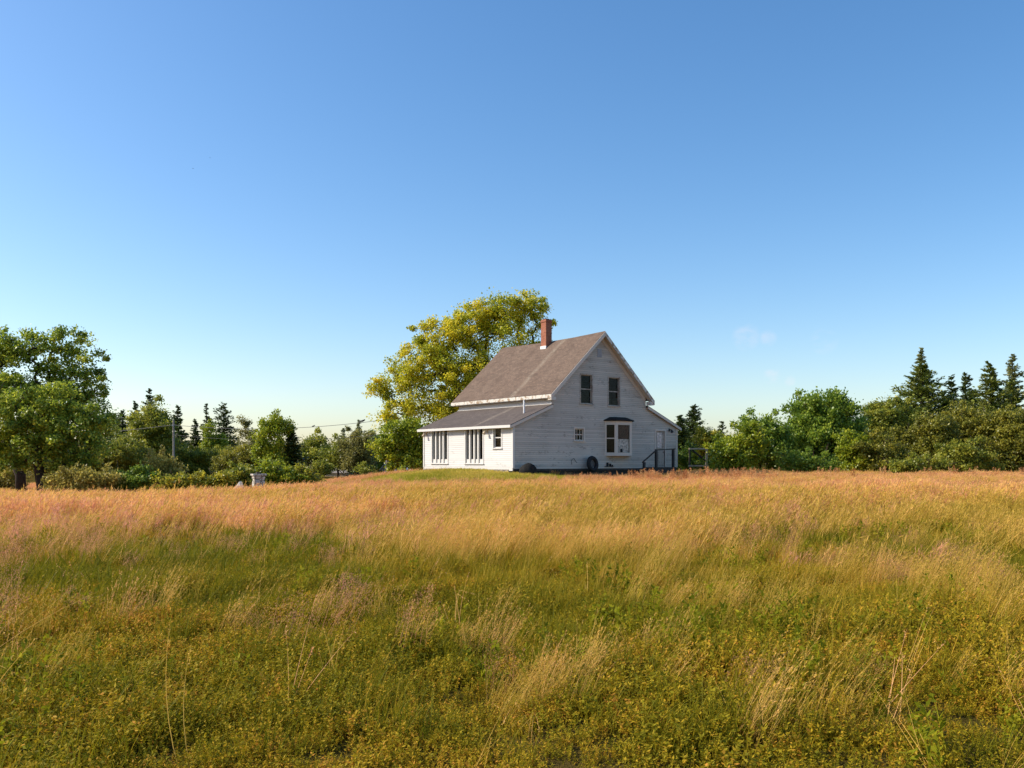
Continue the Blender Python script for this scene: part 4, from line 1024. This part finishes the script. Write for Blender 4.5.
def patch(x, y):           # where the dry grass stands tall: 0 green low cover, 1 dry
    n1 = fbm(x * .16 + 5, y * .13 + 2, 3); n2 = fbm(x * .55 + 40, y * .40 + 11, 3)
    b = -.51 + .60 * smooth(y, 6.5, 13.5) + .42 * smooth(y, 12, 24) + .22 * smooth(y, 24, 36)
    b = b + .10 * smooth(x / np.maximum(y, 1), .05, .5) - .14 * np.exp(-((x / y + .34) / .22) ** 2) * np.exp(-((y - 14) / 3.5) ** 2)
    d = b + 1.75 * (n1 - .5) + 1.4 * (n2 - .5) + .33
    for cx, cy, rx, ry, a in ((-.30, 8.05, .3, .3, .25), (.25, 6.5, .35, .4, .3), (1.0, 6.9, .4, .4, .2), (2.15, 9.7, .9, .7, .5), (3.6, 6.0, .5, .5, .25), (-3.3, 6.6, .6, .5, .2)):
        d = d + a * np.exp(-(((x - cx) / rx) ** 2 + ((y - cy) / ry) ** 2))
    d = d - .8 * np.exp(-(((x + 3.35) / .7) ** 2 + ((y - 10.6) / .6) ** 2)) - .50 * np.exp(-(((x - 5) / 4.5) ** 2 + ((y - 29) / 2.6) ** 2)) - .35 * np.exp(-(((x - 1.9) / 1.2) ** 2 + ((y - 7.6) / 1.4) ** 2))
    return np.clip(d, 0, 1)
def pick(x, y, prob):
    k = RNG.random(len(x)) < prob; k &= ~footprint(x, y); return x[k], y[k]
def lay(x, y, lift=0): return np.stack([x, y, H(x, y) + lift], 1)

herbs = [tuft_herb(i) for i in range(6)]
grasses = [tuft_grass(i) for i in range(6)] + [tuft_grass(i + 9, 18, (.16, .36), 'grass', .017, .26, .4, 'grass_far') for i in range(6)]
drys = [tuft_dry(i) for i in range(6)] + [tuft_dry(i + 9, True) for i in range(6)]
seeds = [tuft_seed(i) for i in range(6)] + [tuft_seed(i + 9, True) for i in range(6)]
lawns = [tuft_grass(i + 20, 40, (.05, .13), 'lawn', .012, .24, .5, 'lawn') for i in range(4)]
weeds = [tuft_weed(i) for i in range(5)]
def bands(x, y): return fbm(x * .055 + 90, y * .17 + 9, 4)
def clumps(x, y): return .5 * fbm(x * .75 + 13, y * .55 + 3, 2) + .5 * fbm(x * 2.1 + 50, y * 1.6 + 33, 2)
def tall(x, y, a): return 1 + a * (clumps(x, y) - .5) * 2

# ground cover of small leaves, thick near the camera
x, y = wedge(42000, 2.6, 22); d = patch(x, y); x, y = pick(x, y, np.clip(1.1 - 1.1 * d, .12, 1) * (1 - .75 * smooth(y, 11, 20)) * np.clip(.7 + 1.6 * (clumps(x, y) - .18), .45, 1))
scatter('ground_cover', 'low leafy green ground cover in the near meadow', 'ground cover', herbs, lay(x, y, -.02), (.70 + .55 * RNG.random(len(x))) * tall(x, y, .8), .19 + .95 * (fbm(x * .40, y * .33 + 60, 4) - .15), 3.1, .2, jit=.14)
# green and olive meadow grass
x, y = wedge(60000, 2.8, 62); d = patch(x, y); lm = lawn_mask(x, y)
x, y = pick(x, y, np.clip(1.15 - .75 * d, .3, 1) * (1 - lm) * (.30 + .70 * smooth(y, 6, 13)) * np.clip(.3 + 1.5 * (clumps(x, y) - .1), .1, 1)); d = patch(x, y)
scatter('meadow_grass', 'green and olive long grass across the meadow', 'grass', grasses, lay(x, y), (.75 + .5 * RNG.random(len(x))) * (1 - .12 * smooth(y, 15, 45)) * tall(x, y, .7), .10 + .36 * d + 1.0 * (fbm(x * .3 + 70, y * .25, 4) - .5) + .15 * smooth(y, 12, 30), .8, .15, lod=(9, 20))
# golden dry grass with leaning stalks
x, y = wedge(80000, 3.0, 66); d = patch(x, y); lm = lawn_mask(x, y)
x, y = pick(x, y, np.clip(d * 1.15 - .12, .03, 1) * (1 - lm) ** 2 * np.clip(.25 + 2.0 * (clumps(x, y) - .25), .06, 1)); d = patch(x, y)
for cx, cy, rad, cn in ((-.30, 8.0, .20, 16), (-.16, 8.25, .14, 9), (.22, 6.5, .24, 24), (.42, 6.75, .18, 14), (.10, 6.1, .18, 10), (.95, 6.9, .2, 9), (1.35, 7.5, .25, 8), (2.0, 9.8, .4, 26), (2.6, 9.4, .35, 16),
                        (3.4, 6.1, .3, 10), (2.2, 5.6, .25, 10), (3.1, 5.3, .2, 9), (-3.3, 6.9, .35, 12), (-4.1, 9.0, .4, 14), (4.8, 8.6, .5, 18), (1.5, 5.4, .2, 7), (-1.8, 9.4, .3, 9), (5.2, 6.7, .3, 10)):
    cn = max(3, int(cn * .4)); x = np.concatenate([x, cx + RNG.normal(size=cn) * rad * .85]); y = np.concatenate([y, cy + RNG.normal(size=cn) * rad * .85]); d = np.concatenate([d, np.full(cn, .8)])
far = smooth(y, 26, 48); left = smooth(-x / y, -.12, .3)
scatter('dry_grass', 'golden dry grass leaning right in the wind', 'grass', drys, lay(x, y), (.75 + .45 * RNG.random(len(x))) * (1 - .46 * far) * (.80 + .20 * smooth(y, 8, 15)) * tall(x, y, .6), .20 + .22 * d + .26 * far + 1.5 * (bands(x, y) - .5) + .10 * left, .42, .14, lod=(11, 24), jit=.16)
# pinkish seed heads
x, y = wedge(60000, 5, 66); d = patch(x, y); lm = lawn_mask(x, y); pink = bands(x, y)
pr = np.clip((d * .8 + .15) * (pink - .40 + .24 * smooth(y, 14, 40) - .08 * (1 - smooth(y, 9, 13)) + .14 * smooth(-x / y, -.1, .3)) * 3, .0, 1)
x, y = pick(x, y, pr * (1 - lm) ** 2 * np.clip(.3 + 1.6 * (clumps(x, y) - .2), .1, 1))
scatter('seed_grass', 'pinkish tan grass seed heads toward the far meadow', 'grass', seeds, lay(x, y), (.8 + .45 * RNG.random(len(x))) * (1 - .46 * smooth(y, 26, 48)) * tall(x, y, .5), .25 + .5 * RNG.random(len(x)) + .2 * smooth(-x / y, -.1, .3), .6, .12, lod=(11, 24))
# broad leaved weeds in drifts and single dead stalks
broads = [tuft_broad(i) for i in range(6)]; stalks = [tuft_stalk(i) for i in range(8)]
x, y = wedge(5200, 3.2, 20)
drift = np.exp(-(((x - 2.1) / 1.5) ** 2 + ((y - 8.3) / 1.6) ** 2)) + .6 * np.exp(-(((x + 3.4) / 1.3) ** 2 + ((y - 6.2) / .9) ** 2)) + .5 * np.exp(-(((x - 2.8) / .8) ** 2 + ((y - 5.6) / .6) ** 2))
x, y = pick(x, y, np.clip(.9 * drift + .5 * (fbm(x * .6 + 3, y * .6 + 77, 3) - .52).clip(0) * 4, 0, 1))
scatter('leafy_weeds', 'broad leaved green weeds in drifts among the low cover', 'weeds', broads, lay(x, y, -.01), .6 + .7 * RNG.random(len(x)), .2 + .6 * RNG.random(len(x)), 3.1, .15)
x, y = wedge(1300, 3.2, 24); x, y = pick(x, y, np.clip(.10 + 1.4 * (fbm(x * .5 + 31, y * .5 + 7, 3) - .45), .04, .6))
scatter('dead_stalks', 'single bleached dead stalks leaning over the meadow', 'grass stalks', stalks, lay(x, y), .7 + .5 * RNG.random(len(x)), .4 + .5 * RNG.random(len(x)), .9, .2)
# short grass on the mound by the house
x = RNG.uniform(-20, 14, 26000); y = RNG.uniform(40, 66, 26000); lm = lawn_mask(x, y); x, y = pick(x, y, lm)
scatter('lawn_grass', 'short green lawn on the mound beside the house', 'lawn', lawns, lay(x, y, -.01), .9 + .6 * RNG.random(len(x)), .30 + .9 * (fbm(x * .4, y * .4, 3) - .1), 3.1, .1)
# rusty dried weeds in front of the porch
x = 4.2 + 30 * RNG.random(2200) ** 1.5; y = RNG.normal(47.3, 1.5, 2200) + .22 * (x - 12).clip(0)
x, y = pick(x, y, np.clip(.75 - .05 * (x - 6), .10, .7) * smooth(x, 4.0, 7.0) * np.clip(2.6 * (fbm(x * .5, y * .5, 3) - .34), .02, 1))
scatter('dried_weeds', 'rusty brown dried weeds in front of the porch', 'weeds', weeds, lay(x, y), .40 + .60 * RNG.random(len(x)) ** 1.5, .3 + .6 * RNG.random(len(x)), 3.1, .2)

# ------------------------------------------------------------------ light, sky, camera
SUN_EL = 36.0
sx, sy = -.9994, .035; nn = math.hypot(sx, sy); sx /= nn; sy /= nn
sun_dir = Vector((sx * math.cos(R(SUN_EL)), sy * math.cos(R(SUN_EL)), math.sin(R(SUN_EL))))
sd = bpy.data.lights.new('Sun', 'SUN'); sd.energy = 4.2; sd.angle = R(.53); sd.color = (1.0, .91, .77)
so = bpy.data.objects.new('Sun', sd); COL.objects.link(so); so.rotation_euler = sun_dir.to_track_quat('Z', 'Y').to_euler(); so.location = (-60, -20, 60)
wd = bpy.data.worlds.new('World'); scene.world = wd; wd.use_nodes = True
t = wd.node_tree; t.nodes.clear()
sky = t.nodes.new('ShaderNodeTexSky'); sky.sky_type = 'NISHITA'; sky.sun_disc = False
sky.sun_elevation = R(SUN_EL); sky.sun_rotation = math.atan2(sx, sy) % (2 * math.pi)
sky.air_density = 1.0; sky.dust_density = 1.0; sky.ozone_density = 3.0; sky.altitude = 0
hs = t.nodes.new('ShaderNodeHueSaturation'); hs.inputs['Saturation'].default_value = 1.25
bg = t.nodes.new('ShaderNodeBackground'); bg.inputs['Strength'].default_value = .143
wo = t.nodes.new('ShaderNodeOutputWorld')
wb = t.nodes.new('ShaderNodeVectorMath'); wb.operation = 'MULTIPLY'; wb.inputs[1].default_value = (1.09, 1.005, .965)
t.links.new(sky.outputs[0], hs.inputs['Color']); t.links.new(hs.outputs[0], wb.inputs[0])
# a few faint rosy wisps of cloud low over the right treeline
tc = t.nodes.new('ShaderNodeTexCoord'); nz = t.nodes.new('ShaderNodeTexNoise'); nz.inputs['Scale'].default_value = 55; nz.inputs['Detail'].default_value = 5
mp = t.nodes.new('ShaderNodeMapping'); mp.inputs['Scale'].default_value = (1, 1, 1.8); t.links.new(tc.outputs['Generated'], mp.inputs[0]); t.links.new(mp.outputs[0], nz.inputs['Vector'])
def tm(op, a, b=0.0):
    o = t.nodes.new('ShaderNodeMath'); o.operation = op; o.use_clamp = op == 'MULTIPLY'
    for k, v in enumerate((a, b)):
        if hasattr(v, 'links'): t.links.new(v, o.inputs[k])
        else: o.inputs[k].default_value = v
    return o.outputs[0]
total = None
for cpx, cpy, rad, amt in ((746, 337, .0095, .55), (768, 338, .006, .45), (824, 341, .009, .35), (772, 376, .006, .6), (790, 381, .004, .55)):
    cdir = Vector((cpx - 512, F, HZ - cpy)).normalized()
    vm = t.nodes.new('ShaderNodeVectorMath'); vm.operation = 'DISTANCE'; vm.inputs[1].default_value = cdir; t.links.new(tc.outputs['Generated'], vm.inputs[0])
    fall = tm('SUBTRACT', 1.0, tm('DIVIDE', vm.outputs['Value'], rad * 1.7)); fall = tm('MAXIMUM', fall, 0.0)
    c_ = tm('MULTIPLY', tm('MULTIPLY', fall, 2.0), tm('MULTIPLY', tm('MAXIMUM', tm('SUBTRACT', nz.outputs['Fac'], .36), 0.0), amt * 1.3))
    total = c_ if total is None else tm('MAXIMUM', total, c_)
cm = t.nodes.new('ShaderNodeMix'); cm.data_type = 'RGBA'; cm.inputs[7].default_value = (5.0, 4.5, 4.8, 1)
t.links.new(total, cm.inputs[0]); t.links.new(wb.outputs[0], cm.inputs[6]); t.links.new(cm.outputs[2], bg.inputs[0]); t.links.new(bg.outputs[0], wo.inputs[0])

cd = bpy.data.cameras.new('Camera'); cam = bpy.data.objects.new('Camera', cd); COL.objects.link(cam)
cam.location = (0, 0, EYE); cam.rotation_euler = (R(90), 0, 0)
cd.sensor_width = 36; cd.lens = 36 * F / 1024; cd.shift_y = (HZ - 384) / 1024; cd.clip_start = .1; cd.clip_end = 6000
scene.camera = cam
vs = scene.view_settings; vs.view_transform = 'Standard'; vs.look = 'None'; vs.exposure = 0.52; vs.gamma = 1.0; vs.use_curve_mapping = False
scene.cycles.max_bounces = 6; scene.cycles.transparent_max_bounces = 8
scene.cycles.use_adaptive_sampling = True
